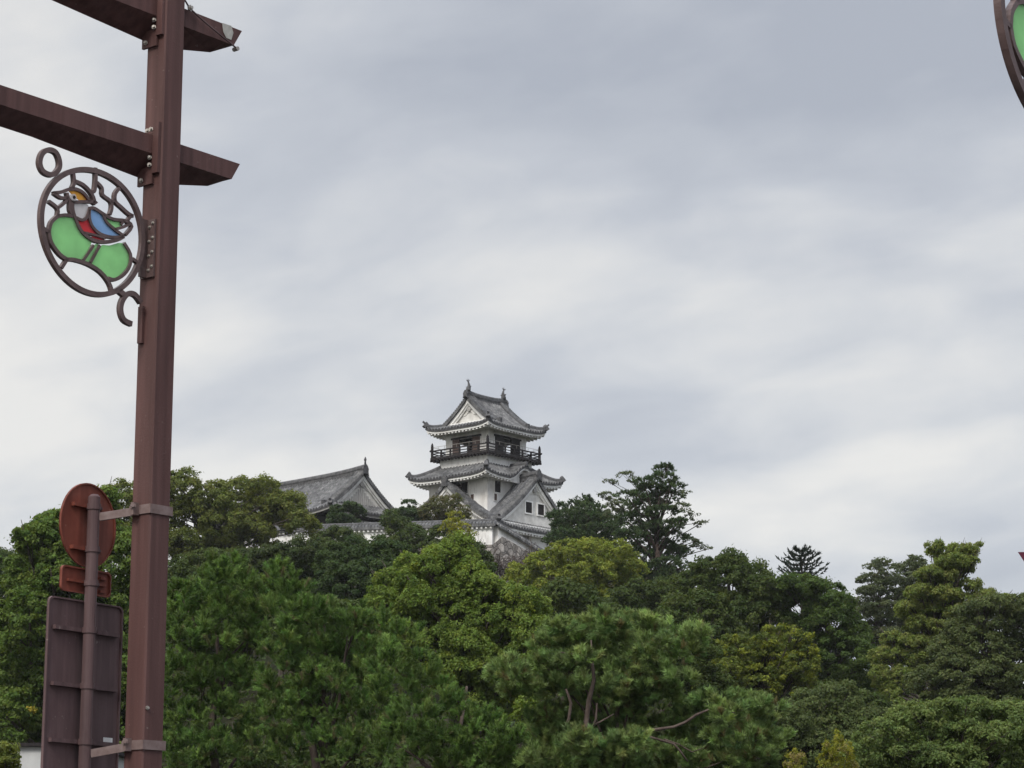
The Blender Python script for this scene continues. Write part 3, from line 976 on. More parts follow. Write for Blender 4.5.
hips(PAL, RP)
box_part('wall', DARKWOOD, PAL, -20.0, 0.9, -5.2, 5.2, 35.8, 44.0)
m = MB()
for k in range(9):
    m.box(0.9, 0.98, -5.0 + k * 1.15, -4.0 + k * 1.15, 40.3, 42.6)
m.build('plaster_panel', PLASTER, PAL)

# ------------------------------------------------------------------ bailey wall with tiled coping, stone base
def coping(mb, a, b, w=0.75, pitch=0.36):
    a, b = Vector(a), Vector(b)
    d = b - a
    L = d.length
    n = int(L / pitch)
    sx = Vector((d.y, -d.x, 0)).normalized()
    for sg in (-1, 1):
        P = []
        for i in range(n * 4 + 1):
            c = a + d * (i / (n * 4))
            k = corr(i)
            P.append([c + sx * sg * w + Vector((0, 0, -0.12)), c + sx * sg * w + Vector((0, 0, 0.03 + k)), c + sx * sg * w * 0.5 + Vector((0, 0, 0.28 + k)), c + Vector((0, 0, 0.55 + k * 0.3))])
        mb.grid(P)


def wall_run(mb, a, b, z0, t=0.35):
    a, b = Vector(a), Vector(b)
    d = (b - a); sx = Vector((d.y, -d.x, 0)).normalized() * t
    mb.hexa([(a.x - sx.x, a.y - sx.y, z0), (a.x + sx.x, a.y + sx.y, z0), (b.x + sx.x, b.y + sx.y, z0), (b.x - sx.x, b.y - sx.y, z0), a - sx, a + sx, b + sx, b - sx])


W0 = at(493, 526, 248.0)
WL = at(225, 534, 254.0)
W1 = Vector(W0)
W1b = at(549, 560, 254.0)
BW = thing('bailey_wall', 'long white plaster wall with a grey tile coping, in front of the castle tower', 'wall', (0, 0, 0))
m = MB(); wall_run(m, WL, W0, 37.0); wall_run(m, W0 + Vector((0.3, 0.3, 0)), W1b, 33.0); m.build('plaster', PLASTER, BW)
m = MB(); coping(m, WL, W0 + (W0 - WL).normalized() * 0.4); coping(m, W0, W1b); m.build('coping', TILE, BW)
m = MB(); m.sweep([WL + Vector((0, 0, 0.5)), W0 + Vector((0.2, 0, 0.5))], scaled(RSEC, 0.8, 0.7)); m.sweep([W0 + Vector((0, 0, 0.5)), W1b + Vector((0, 0, 0.5))], scaled(RSEC, 0.8, 0.7)); m.build('coping_ridge', RIDGE, BW)
m = MB()
for i in range(60):
    c = WL + (W0 - WL) * (i + 0.5) / 60
    m.box(c.x - 0.1, c.x + 0.1, c.y - 0.66, c.y - 0.32, c.z - 0.32, c.z - 0.13)
m.build('coping_brackets', PLASTER, BW)
m = MB()
wl_at = lambda px: WL + (W0 - WL) * ((px - 225) / (493 - 225))
for px in (322, 335):
    c = wl_at(px)
    m.box(c.x - 0.7, c.x + 0.7, c.y - 0.42, c.y - 0.3, c.z - 0.85, c.z - 0.45)
m.build('wall_slot', BROWNWOOD, BW)
m = MB(); c = wl_at(470); m.box(c.x - 0.12, c.x + 0.12, c.y - 0.45, c.y - 0.3, 37.1, c.z - 0.1); m.build('corner_timber', DARKWOOD, BW)
SB = thing('stone_rampart', 'sloping rampart of grey stone blocks under the white bailey wall', 'rampart', (0, 0, 0))
m = MB()
sl = 1.6
A, B, C_ = Vector((WL.x, WL.y, 0)), Vector((W0.x, W0.y, 0)), Vector((W1b.x, W1b.y, 0))
zt_, zb_ = 37.15, 26.0
n_ = 14
P = []
for i in range(n_ + 1):
    c = A + (B - A) * i / n_
    P.append([(c.x, c.y - 0.5 - sl * 1.6 * ((1 - j / 6) ** 1.6), zb_ + (zt_ - zb_) * j / 6) for j in range(7)] + [(c.x, c.y + 3, zt_)])
for i in range(1, n_ + 1):
    c = B + (C_ + Vector((1.5, 1.5, 0)) - B) * i / n_
    zt2 = 38.3 - 3.2 * i / n_
    P.append([(c.x + 0.45 + sl * 1.2 * ((1 - j / 6) ** 1.6), c.y - 0.4 - sl * 1.2 * ((1 - j / 6) ** 1.6), zb_ + (zt2 - zb_) * j / 6) for j in range(7)] + [(c.x - 2, c.y + 3, zt2)])
m.grid(P); m.build('stone_face', STONE, SB)

# ------------------------------------------------------------------ foliage
def mesh_np(name, V, faces_n, tint, mat, parent):
    """V: (N*faces_n, 3) vertices, every faces_n of them one face; tint: per-vertex colour"""
    n = len(V)
    nf = n // faces_n
    me = bpy.data.meshes.new(name)
    me.vertices.add(n)
    me.vertices.foreach_set('co', V.astype(np.float32).ravel())
    me.loops.add(n)
    me.loops.foreach_set('vertex_index', np.arange(n, dtype=np.int32))
    me.polygons.add(nf)
    me.polygons.foreach_set('loop_start', np.arange(0, n, faces_n, dtype=np.int32))
    try:
        me.polygons.foreach_set('loop_total', np.full(nf, faces_n, dtype=np.int32))
    except Exception:
        pass
    me.update(calc_edges=True)
    a = me.color_attributes.new('tint', 'FLOAT_COLOR', 'POINT')
    c = np.ones((n, 4), np.float32); c[:, :3] = tint
    a.data.foreach_set('color', c.ravel())
    me.materials.append(mat)
    return link(name, me, parent)


def unit(a):
    return a / np.maximum(np.linalg.norm(a, axis=1, keepdims=True), 1e-9)


def fib(n, rng):
    i = np.arange(n) + 0.5
    ph = np.arccos(1 - 2 * i / n); th = math.pi * (1 + 5 ** 0.5) * i + rng.uniform(0, 6.28)
    d = np.stack([np.cos(th) * np.sin(ph), np.sin(th) * np.sin(ph), np.cos(ph)], 1)
    return unit(d + rng.normal(0, 0.25, d.shape))


def lobes3d(lobes, d, rng, back=True):
    s = d / F * 1.02
    C, R = [], []
    rmax = max(l[2] for l in lobes) * s
    for l in lobes:
        px, py, rx, rz = l[:4]
        dd = l[4] if len(l) > 4 else rng.uniform(-0.9, 0.9) * rmax
        p = at(px, py, d + dd)
        C.append(p); R.append((rx * s, max(rx, rz) * s * 0.95, rz * s))
        if back:
            q = at(px + rng.uniform(-4, 4), py + rng.uniform(2, 8), d + dd + rmax * rng.uniform(1.2, 1.9))
            C.append(q); R.append((rx * s, max(rx, rz) * s, rz * s))
    C, R = [np.array(tuple(c)) for c in C], [np.array(r) for r in R]
    for i in range(len(lobes) * (2 if back else 1)):        # stray boughs that break the outline
        for k in range(rng.integers(0, 3)):
            dr = rng.normal(0, 1, 3) + np.array([0, -0.3, 0.35])
            dr /= np.linalg.norm(dr)
            C.append(C[i] + dr * R[i] * rng.uniform(0.85, 1.12))
            R.append(R[i] * rng.uniform(0.26, 0.45))
    return np.array(C), np.array(R)


def clumps(C, R, r, rng, dens=1.0, keep_low=0.55):
    """clump centres on the lobes' shells, those buried inside another lobe dropped"""
    pos, nor = [], []
    for i in range(len(C)):
        rm = R[i].mean()
        n = max(4, int(dens * rng.uniform(0.7, 1.2) * 4.6 * (rm / r) ** 2))
        dr = fib(n, rng)
        sel = (dr[:, 2] > -0.35) | (rng.random(n) < keep_low)
        sel &= (dr[:, 1] < 0.55) | (rng.random(n) < 0.45)
        dr = dr[sel]
        rad = rng.uniform(0.72, 1.06, (len(dr), 1))
        p = C[i] + dr * R[i] * rad
        ok = np.ones(len(p), bool)
        for j in range(len(C)):
            if j != i:
                ok &= (((p - C[j]) / R[j]) ** 2).sum(1) > 0.5
        pos.append(p[ok]); nor.append(dr[ok])
    return np.concatenate(pos), np.concatenate(nor)


def tint_for(pal, n, rng, ci=None, nc=None, hi=None, hif=0.0):
    """leaf colours: each clump its own shade of the palette, each leaf a little off it"""
    pal = np.array(pal)
    w = rng.dirichlet(np.ones(len(pal)) * 0.9, nc) if nc else rng.dirichlet(np.ones(len(pal)), n)
    c = (w @ pal)
    if nc:
        c = c[ci]
    c = c * rng.uniform(0.75, 1.28, (n, 1)) * (1 + rng.normal(0, 0.05, (n, 3)))
    return np.clip(c * np.array([1.2, 1.28, 1.25]), 0.003, 0.5)


def leaf_quads(P, Nrm, L, W, rng, droop=0.2):
    n = len(P)
    t = rng.normal(0, 1, (n, 3)); t[:, 2] -= droop
    t = unit(t - (t * Nrm).sum(1, keepdims=True) * Nrm)
    b = np.cross(Nrm, t)
    l = L * rng.uniform(0.5, 1.5, (n, 1)) / 2
    w = W * rng.uniform(0.65, 1.3, (n, 1)) / 2
    V = np.empty((n, 4, 3))
    V[:, 0] = P - t * l; V[:, 1] = P + b * w - t * l * 0.1 + Nrm * l * 0.15; V[:, 2] = P + t * l - Nrm * l * 0.2; V[:, 3] = P - b * w - t * l * 0.1 + Nrm * l * 0.15
    return V.reshape(-1, 3)


def trunk_mesh(base, C, R, rng, r0, parent, mat=BARK, extra=None, nbr=None, twigs=3):
    mb = MB()
    mid = C.mean(0)
    top = np.array([mid[0], mid[1], mid[2] + 0.45 * (C[:, 2].max() - mid[2])])
    base = np.array(base)
    H = max(1.0, top[2] - base[2])
    pts = []
    for i in range(7):
        t = i / 6
        p = base + (top - base) * t
        p[:2] += rng.normal(0, 0.018 * H, 2) * (0 < i < 6)
        pts.append(p)
    rad = [r0 * (1.25 if i == 0 else 1 - 0.83 * i / 6) for i in range(7)]
    mb.tube(pts, rad, 8)
    idx = range(len(C)) if nbr is None else rng.permutation(len(C))[:nbr]
    for i in idx:
        c = C[i]
        tz = np.clip((c[2] - base[2]) / H * rng.uniform(0.6, 0.85), 0.15, 0.92)
        s = base + (top - base) * tz
        m1 = s + (c - s) * 0.5 + np.array([0, 0, 0.06 * np.linalg.norm(c - s)]) + rng.normal(0, 0.03 * H, 3) * 0.5
        rr = r0 * (1 - 0.83 * tz) * 0.55
        mb.tube([s, m1, c, c + (c - m1) * 0.25], [rr, rr * 0.65, rr * 0.35, rr * 0.12], 6)
        for k in range(twigs):          # side twigs inside the lobe
            e = c + rng.normal(0, 0.55, 3) * R[i]
            mb.tube([m1 + (c - m1) * rng.uniform(0.2, 0.8), (c + e) / 2 + rng.normal(0, 0.05, 3) * R[i], e], [rr * 0.34, rr * 0.2, rr * 0.07], 5)
    for (pth, rd) in (extra or []):
        mb.tube(pth, rd, 7)
    return mb.build('trunk', mat, parent, smooth=True)


NLEAF = [0]


def tree(name, label, cat, d, lobes, pal, seed, cl=8.0, leaf=3.6, asp=0.6, cov=1.5, dens=1.0, kind='leaf', group='trees on the castle hill', r0=None, trunk_px=None,
         back=True, nshoot=46, upright=0.35, twist=0.55, flat=0.7, mat=None, extra=None, bark=BARK, nbr=None, droop=0.2, hi=None, needle=6.5, nw=0.55, shoot=8.0, core=1.0):
    rng = np.random.default_rng(seed)
    C, R = lobes3d(lobes, d, rng, back)
    s = d / F
    bx = C[:, 0].mean() if trunk_px is None else at(trunk_px, 500, d).x
    by = C[:, 1].mean()
    bz = float(ground_z(bx, by)) - 0.25
    t = thing(name, label, cat, (bx, by, bz), 0, group)
    org = np.array([bx, by, bz])
    r = cl * s
    cp, cn = clumps(C, R, r, rng, dens)
    nc = len(cp)
    if kind == 'leaf':
        L = leaf * 0.86 * s; W = L * asp
        per = max(6, int(cov * 4 * math.pi * r * r * flat * 0.62 / (L * W * 0.5)))
        n = nc * per
        ci = np.repeat(np.arange(nc), per)
        dr = unit(rng.normal(0, 1, (n, 3)))
        # leaves favour the outer, upper side of their clump
        flip = ((dr * cn[ci]).sum(1) + 0.5 * dr[:, 2] < -0.25) & (rng.random(n) < 0.75)
        dr[flip] *= -1
        rr = r * rng.uniform(0.55, 1.45, nc)[ci][:, None]
        rr = rr * np.where(rng.random((n, 1)) < 0.12, rng.uniform(1.0, 1.6, (n, 1)), 1.0)
        P = cp[ci] + dr * rr * (rng.random((n, 1)) ** 0.4) * np.array([1, 1, flat])
        Nn = unit(dr * 0.6 + cn[ci] * 0.25 + np.array([0, 0, upright]) + rng.normal(0, twist, (n, 3)))
        V = leaf_quads(P - org, Nn, L, W, rng, droop)
        tint = np.repeat(tint_for(pal, n, rng, ci, nc), 4, 0)
        if hi is not None:              # young leaves of another colour on some clump tops
            hc, hf = hi
            pick = (rng.random(nc) < hf)[ci] & (rng.random(n) < 0.8)
            cc = np.array(hc) * rng.uniform(0.75, 1.2, (n, 1))
            tint = np.where(np.repeat(pick, 4)[:, None], np.repeat(cc, 4, 0), tint)
        mesh_np('crown', V, 4, tint, LEAF, t)
        NLEAF[0] += n
    else:
        # shoots: needles all along a twig
        per = 1
        ns = int(nc * cov)
        ci = rng.integers(0, nc, ns)
        shade = rng.uniform(0.7, 1.3, (ns, 1)) * rng.uniform(0.8, 1.25, (nc, 1))[ci]
        od = unit(rng.normal(0, 1, (ns, 3)) + cn[ci] * 0.6 + np.array([0, 0, 0.5]))
        rc = r * rng.uniform(0.6, 1.3, nc)[ci][:, None]
        P0 = cp[ci] + od * rc * core * (rng.random((ns, 1)) ** 0.6) * np.array([1, 1, flat])
        ax = unit(od * 0.75 + cn[ci] * 0.25 + np.array([0, 0, upright * 1.5]) + rng.normal(0, 0.18, (ns, 3)))
        sl = shoot * s * rng.uniform(0.7, 1.4, (ns, 1))
        n = ns * nshoot
        si = np.repeat(np.arange(ns), nshoot)
        u = rng.random((n, 1))
        pos = P0[si] + ax[si] * sl[si] * u
        side = rng.normal(0, 1, (n, 3)); side = unit(side - (side * ax[si]).sum(1, keepdims=True) * ax[si])
        nd = unit(ax[si] * rng.uniform(0.7, 1.7, (n, 1)) + side)
        ln = needle * s * rng.uniform(0.7, 1.15, (n, 1))
        wv = np.cross(nd, unit(rng.normal(0, 1, (n, 3)))); wv = unit(wv) * (nw * s * rng.uniform(0.7, 1.3, (n, 1)))
        V = np.empty((n, 3, 3))
        V[:, 0] = pos - wv; V[:, 1] = pos + wv; V[:, 2] = pos + nd * ln
        V = V.reshape(-1, 3) - org
        c = (tint_for(pal, ns, rng, ci, nc) * shade)[si] * rng.uniform(0.8, 1.2, (n, 1))
        if hi is not None:
            hc, hf = hi
            pick = (rng.random(ns) < hf)[si]
            c = np.where(pick[:, None], np.array(hc) * rng.uniform(0.8, 1.2, (n, 1)), c)
        mesh_np('crown', V, 3, np.repeat(c, 3, 0), NEEDLE, t)
        NLEAF[0] += n
    H = C[:, 2].max() - bz
    ext = None
    if extra:
        ext = []
        for (pl, dd, rd) in extra:
            pp = [np.array(tuple(at(px, py, d + dd + k_))) - org for (px, py, k_) in [(q[0], q[1], q[2] if len(q) > 2 else 0) for q in pl]]
            ext.append((pp, rd))
    trunk_mesh((0, 0, 0), C - org, R, rng, r0 or max(0.12, 0.022 * H), t, bark, ext, nbr, 3 if kind == 'leaf' else 1)
    return t


G_DARK = [(0.0338, 0.0516, 0.0143), (0.0537, 0.0744, 0.0198), (0.0725, 0.0888, 0.022)]
G_MID = [(0.052, 0.085, 0.0176), (0.0832, 0.12, 0.0242), (0.1105, 0.14, 0.0286)]
G_OLIVE = [(0.0672, 0.0851, 0.0198), (0.1104, 0.1242, 0.0275), (0.1464, 0.1518, 0.0363)]
G_BRIGHT = [(0.076, 0.116, 0.023), (0.124, 0.168, 0.032), (0.168, 0.208, 0.043)]
G_YEL = [(0.1232, 0.1342, 0.019), (0.1925, 0.1925, 0.026), (0.253, 0.2365, 0.034)]
G_GREY = [(0.05, 0.0634, 0.0299), (0.0775, 0.0903, 0.0414), (0.105, 0.1147, 0.0506)]
G_PINE = [(0.058, 0.100, 0.026), (0.084, 0.134, 0.034), (0.116, 0.164, 0.042)]
G_PINE2 = [(0.0814, 0.1264, 0.0439), (0.1315, 0.1825, 0.058), (0.1848, 0.2246, 0.0754)]
G_PINED = [(0.0309, 0.051, 0.0214), (0.0486, 0.0723, 0.0286), (0.0685, 0.0914, 0.0337)]


def autolobes(px, py, w, h, n, seed):
    r = random.Random(seed)
    out = []
    for i in range(n):
        a = 2 * math.pi * i / n + r.uniform(-0.3, 0.3)
        k = r.uniform(0.45, 0.72)
        out.append((px + math.cos(a) * w * 0.5 * k, py + math.sin(a) * h * 0.5 * k, w * r.uniform(0.17, 0.25), h * r.uniform(0.19, 0.27)))
    out.append((px, py, w * 0.3, h * 0.3))
    return out


def plant_all():
    # ---- far left
    tree('broadleaf_tree', 'dark tree at the far left edge, lower than the vine-covered tree beside it', 'tree', 175,
         [(-8, 566, 24, 16), (10, 578, 20, 20), (2, 605, 30, 26), (-15, 630, 30, 30), (14, 640, 26, 34)], G_DARK, 1, trunk_px=0)
    tree('vine_covered_tree', 'tall bushy tree draped in vines with a few yellow leaves, behind the road sign', 'tree', 115,
         [(96, 508, 20, 16), (62, 528, 26, 18), (38, 540, 20, 20), (84, 545, 30, 24), (32, 575, 26, 26), (70, 580, 34, 28), (112, 560, 28, 34), (30, 622, 32, 32), (78, 628, 38, 34), (126, 610, 30, 36),
          (22, 670, 30, 34), (62, 680, 38, 36), (112, 672, 38, 36), (30, 724, 32, 34), (84, 728, 42, 34), (134, 724, 34, 36), (10, 720, 20, 28)], [(0.05, 0.088, 0.018), (0.088, 0.128, 0.026), (0.12, 0.15, 0.03)], 2, cl=7.0, leaf=4.2, asp=0.7, cov=1.6, dens=1.35, hi=((0.34, 0.28, 0.04), 0.006), trunk_px=75)
    # ---- camphor by the palace hall
    tree('camphor_tree', 'wide olive-green tree with a lumpy crown, in front of the hall roof', 'tree', 205,
         [(183, 486, 16, 15), (212, 499, 20, 15), (240, 490, 20, 11), (264, 489, 17, 11), (287, 505, 18, 13), (301, 523, 14, 9), (262, 514, 24, 14), (225, 524, 24, 15), (190, 514, 22, 17),
          (186, 544, 22, 12), (150, 500, 20, 22), (122, 496, 20, 15), (105, 520, 22, 20), (150, 540, 26, 22), (226, 544, 20, 8), (258, 532, 16, 8)], G_OLIVE, 3, cl=6.2, leaf=3.2, trunk_px=225, cov=1.25)
    # ---- shrubby row under the white wall
    P = dict(cl=6.5, leaf=3.2)
    tree('evergreen_tree', 'rounded dark green tree just right of the brown pole, above the left pine', 'tree', 168,
         [(178, 582, 22, 18), (200, 568, 22, 15), (222, 560, 20, 10), (188, 605, 26, 20), (216, 590, 24, 20)], G_DARK, 4, **P)
    tree('evergreen_tree', 'broad olive-green tree below the camphor, with its top under the white patch of wall', 'tree', 165,
         [(245, 562, 22, 12), (272, 558, 22, 13), (298, 555, 20, 13), (258, 582, 26, 18), (290, 585, 28, 20), (318, 566, 18, 14), (315, 592, 24, 20)], [(0.030, 0.046, 0.016), (0.050, 0.066, 0.022), (0.062, 0.076, 0.024)], 5, **P)
    tree('evergreen_tree', 'dark green domed tree under the tiled wall, left of the bright leafy tree', 'tree', 160,
         [(338, 560, 20, 14), (360, 556, 22, 14), (384, 556, 20, 13), (345, 585, 26, 22), (376, 584, 26, 22), (362, 612, 30, 20), (330, 600, 22, 20), (402, 580, 20, 22)], [(0.025, 0.045, 0.015), (0.041, 0.062, 0.020), (0.055, 0.078, 0.022)], 6, **P)
    # ---- small trees along the wall
    P = dict(cl=5.0, leaf=3.0, dens=0.9, cov=1.2)
    tree('small_tree', 'small dark tree against the white wall below the hall gable', 'tree', 240,
         [(322, 540, 11, 7), (338, 535, 10, 7), (352, 540, 10, 7), (332, 550, 18, 8)], G_DARK, 7, **P)
    tree('small_tree', 'small dark bushy tree poking above the wall coping between hall and tower', 'tree', 241,
         [(390, 520, 8, 7), (402, 527, 11, 8), (414, 534, 11, 8), (392, 540, 13, 9), (420, 547, 18, 9), (380, 552, 14, 8)], G_DARK, 8, **P)
    tree('small_tree', 'low dark tree at the foot of the wall, just above the bright leafy tree', 'tree', 238,
         [(440, 536, 12, 8), (458, 541, 13, 9), (474, 551, 11, 9), (445, 552, 18, 9), (484, 562, 9, 9)], G_DARK, 9, **P)
    tree('small_tree', 'thin yellowish sapling reaching up in front of the wall coping', 'tree', 236,
         [(456, 516, 7, 5), (452, 524, 8, 5), (463, 527, 8, 5), (457, 534, 9, 6)], G_YEL, 10, cl=3.2, leaf=2.4, dens=0.7, cov=0.6)
    tree('small_tree', 'loose olive tree standing behind the wall, left of the tower', 'tree', 253,
         [(428, 510, 10, 6), (440, 502, 10, 6), (452, 501, 9, 6), (436, 514, 14, 7), (460, 511, 10, 6), (450, 519, 14, 5)], [(0.062, 0.070, 0.024), (0.09, 0.096, 0.03), (0.11, 0.088, 0.04)], 11, cl=3.6, leaf=2.4, dens=0.9, cov=0.75)
    tree('trimmed_pine', 'small cloud-trimmed pine in front of the hall gable', 'tree', 253,
         [(350, 505, 8, 2.6), (338, 509, 7, 2.6), (357, 511, 6, 2.4), (343, 517, 10, 3), (336, 522, 9, 3), (352, 523, 8, 3)], G_PINED, 12, cl=3, leaf=2.4, cov=1.6, r0=0.16, trunk_px=347, bark=PINEBARK)
    tree('trimmed_pine', 'dark cloud-trimmed pine between the hall and the tower', 'tree', 254,
         [(409, 503, 7, 3), (404, 512, 11, 3.2), (414, 517, 12, 3.2), (400, 522, 11, 3.4), (420, 525, 10, 3)], G_PINED, 13, cl=3, leaf=2.4, cov=1.6, r0=0.18, trunk_px=408)
    # ---- right of the castle
    tree('maple_tree', 'yellow-green tree right of the stone rampart, below the dark pine', 'tree', 188,
         [(526, 574, 17, 9), (546, 562, 18, 11), (570, 552, 17, 11), (592, 549, 17, 10), (614, 552, 16, 11), (628, 566, 14, 12), (556, 582, 24, 14), (592, 572, 24, 15), (616, 580, 20, 14), (580, 598, 26, 14), (612, 604, 22, 14), (540, 596, 20, 12)],
         [(0.10, 0.122, 0.022), (0.155, 0.18, 0.030), (0.24, 0.25, 0.040), (0.11, 0.135, 0.026)], 14, cl=5.2, leaf=3.0, cov=1.3)
    tree('dark_pine', 'dark spiky pine touching the right side of the castle tower', 'tree', 228,
         [(583, 502, 9, 3.5), (572, 508, 14, 4), (592, 510, 14, 4), (566, 517, 16, 4.5), (588, 519, 20, 4.5), (606, 522, 14, 5), (572, 527, 20, 5), (598, 531, 20, 5), (566, 537, 18, 5), (588, 541, 22, 6), (612, 541, 14, 7), (575, 551, 18, 6)],
         G_PINED, 15, kind='needle', cl=4.2, cov=5.0, shoot=3.0, needle=2.6, nw=0.42, nshoot=16, flat=0.4, upright=0.3, trunk_px=585)
    pads = [(664, 470, 8, 3), (663, 479, 12, 4), (644, 483, 10, 3.5), (670, 487, 12, 4), (652, 491, 16, 4), (628, 498, 13, 4), (665, 497, 16, 4), (648, 506, 18, 4), (662, 512, 15, 4), (634, 520, 17, 4.5), (665, 526, 17, 4),
            (646, 532, 19, 4), (630, 536, 15, 4), (671, 538, 16, 4.5), (653, 547, 20, 5), (670, 553, 17, 5), (640, 556, 17, 6), (668, 565, 16, 5.5), (654, 571, 18, 6), (670, 577, 14, 6), (640, 578, 16, 6), (655, 590, 20, 7)]
    tree('tall_pine', 'tallest tree: pine with layered flat branches, right of the castle', 'tree', 205, pads, G_PINED, 16, kind='needle', cl=3.6, cov=5, dens=1.35, shoot=2.8, needle=2.4, nw=0.42, nshoot=16, flat=0.3, upright=0.3, back=False, trunk_px=656, r0=0.42, bark=PINEBARK)
    tree('drooping_tree', 'thin-leaved tree with loose drooping sprays, showing either side of the tall pine', 'tree', 209,
         [(626, 475, 8, 2.6), (634, 480, 6, 3), (611, 482, 6, 2), (607, 495, 6, 3), (618, 504, 11, 5), (612, 513, 8, 4), (628, 512, 10, 5), (685, 493, 6, 2.5), (682, 507, 8, 4), (693, 516, 6, 3), (700, 524, 5, 2.2), (680, 521, 6, 3), (687, 541, 9, 4),
          (699, 546, 6, 2.6), (708, 549, 4, 1.6), (682, 552, 8, 5), (685, 565, 6, 6), (676, 572, 8, 6)], G_GREY, 17, cl=3.2, leaf=2.3, cov=0.75, dens=0.9, flat=0.55, trunk_px=656, r0=0.2, back=False)
    tree('evergreen_tree', 'dark olive tree at the foot of the tall pine', 'tree', 172,
         [(640, 595, 22, 13), (664, 592, 20, 13), (622, 606, 20, 14), (682, 602, 16, 15), (650, 620, 28, 18), (604, 624, 24, 18), (680, 628, 24, 20)], G_DARK, 18, cl=6.5, leaf=3.2)
    # ---- right-hand wood
    tree('broadleaf_tree', 'dark domed tree between the tall pine and the spiky conifer', 'tree', 152,
         [(730, 560, 13, 6), (712, 570, 20, 11), (748, 572, 18, 11), (698, 585, 22, 16), (730, 586, 28, 17), (762, 592, 20, 18), (690, 612, 24, 20), (726, 616, 32, 22), (764, 622, 26, 22), (700, 645, 30, 24), (740, 650, 32, 24)], G_DARK, 19, cl=7)
    tree('broadleaf_tree', 'mid-green layered tree directly below the spiky conifer top', 'tree', 150,
         [(786, 590, 16, 9), (806, 586, 18, 9), (826, 592, 16, 10), (840, 604, 13, 10), (800, 606, 26, 15), (830, 622, 24, 16), (852, 632, 16, 16), (806, 636, 26, 20), (840, 655, 28, 22), (862, 668, 18, 24), (812, 668, 26, 22)], [(0.040, 0.066, 0.017), (0.060, 0.090, 0.021), (0.078, 0.108, 0.024)], 20, cl=6.5, leaf=3.2)
    tree('yellowing_tree', 'tree with yellow-green tops amid the dark wood, right of the front pine', 'tree', 112,
         [(733, 640, 12, 5), (716, 650, 12, 7), (748, 646, 11, 5), (780, 631, 13, 5), (798, 639, 12, 6), (766, 643, 12, 6), (808, 652, 9, 8), (736, 660, 20, 12), (776, 656, 26, 13), (800, 666, 16, 14), (718, 678, 20, 16), (756, 682, 28, 18), (790, 690, 26, 18), (730, 704, 26, 18)],
         [(0.058, 0.078, 0.018), (0.085, 0.106, 0.022), (0.14, 0.15, 0.026)], 21, cl=5.2, leaf=3.2, hi=((0.22, 0.25, 0.034), 0.28))
    tree('conifer', 'grey-green narrow conifer with a bare upper stem, left of the drooping olive tree', 'tree', 186,
         [(883, 562, 8, 3), (874, 567, 8, 3), (890, 571, 9, 3.2), (868, 577, 10, 3.2), (886, 581, 12, 3.5), (872, 590, 14, 3.6), (893, 594, 12, 4), (866, 602, 15, 4), (886, 606, 15, 4.5), (862, 612, 12, 4), (880, 619, 20, 5), (868, 632, 18, 6), (892, 634, 16, 6), (880, 648, 20, 8)], G_GREY, 22, cl=4.2, leaf=2.6, cov=1.1, flat=0.5, trunk_px=879, r0=0.2, bark=DRYTWIG)
    tree('conifer', 'dark pointed conifer close behind the top of the drooping olive tree', 'tree', 190,
         [(914, 559, 8, 3.5), (907, 567, 10, 4), (921, 570, 10, 4), (912, 579, 13, 5), (908, 592, 12, 6), (922, 595, 12, 6), (905, 606, 12, 7), (914, 622, 16, 9)], G_GREY, 23, cl=4.2, leaf=2.6, cov=1.2, flat=0.55)
    tree('drooping_olive_tree', 'tall light olive tree with hanging tufts, against the sky at the right', 'tree', 136,
         [(934, 547, 7, 3.5), (944, 551, 7, 4), (957, 549, 9, 4), (972, 548, 8, 3.5), (952, 561, 14, 5.5), (966, 563, 9, 5), (930, 573, 12, 5), (944, 577, 14, 6), (970, 585, 8, 6), (920, 590, 12, 5), (944, 594, 16, 6), (966, 600, 12, 6), (985, 596, 12, 5), (910, 607, 14, 5), (934, 609, 16, 6),
          (958, 612, 14, 6), (924, 624, 16, 6), (946, 628, 16, 7), (893, 638, 10, 5), (912, 642, 14, 5), (934, 644, 16, 6), (882, 656, 10, 8), (898, 654, 12, 6), (916, 658, 14, 7), (880, 674, 9, 8), (894, 690, 11, 8), (902, 676, 12, 9), (897, 708, 10, 8), (1003, 600, 5, 4)],
         [(0.090, 0.122, 0.028), (0.142, 0.172, 0.038), (0.175, 0.180, 0.052)], 24, cl=4.2, leaf=2.8, cov=1.35, dens=1.3, flat=0.8, droop=0.9, trunk_px=945)
    tree('broadleaf_tree', 'big dark grey-green tree filling the right edge, above the front right tree', 'tree', 118,
         [(978, 608, 15, 8), (1000, 606, 15, 9), (1020, 610, 16, 10), (990, 622, 26, 13), (1018, 630, 22, 16), (964, 634, 20, 12), (950, 652, 20, 12), (984, 648, 28, 16), (1014, 656, 26, 18), (956, 672, 26, 16), (992, 678, 30, 18), (1024, 684, 22, 20), (930, 684, 20, 16), (960, 700, 30, 16), (1005, 704, 28, 16)], [(0.05, 0.064, 0.024), (0.076, 0.092, 0.032), (0.10, 0.115, 0.04)], 25, cl=6.5, leaf=3.4)
    tree('broadleaf_tree', 'leafy mid-green tree in front at the lower right corner', 'tree', 66,
         [(916, 716, 22, 11), (940, 712, 20, 10), (966, 710, 22, 10), (992, 716, 22, 12), (1016, 714, 20, 12), (892, 732, 24, 14), (928, 734, 28, 15), (964, 734, 30, 16), (1000, 738, 28, 16), (870, 750, 22, 14), (904, 756, 28, 14), (942, 760, 30, 16), (984, 764, 30, 16), (1020, 764, 24, 18), (852, 768, 18, 10)],
         [(0.068, 0.098, 0.030), (0.104, 0.138, 0.039), (0.138, 0.166, 0.050)], 26, cl=8, leaf=4.2, asp=0.5, group='trees near the street')
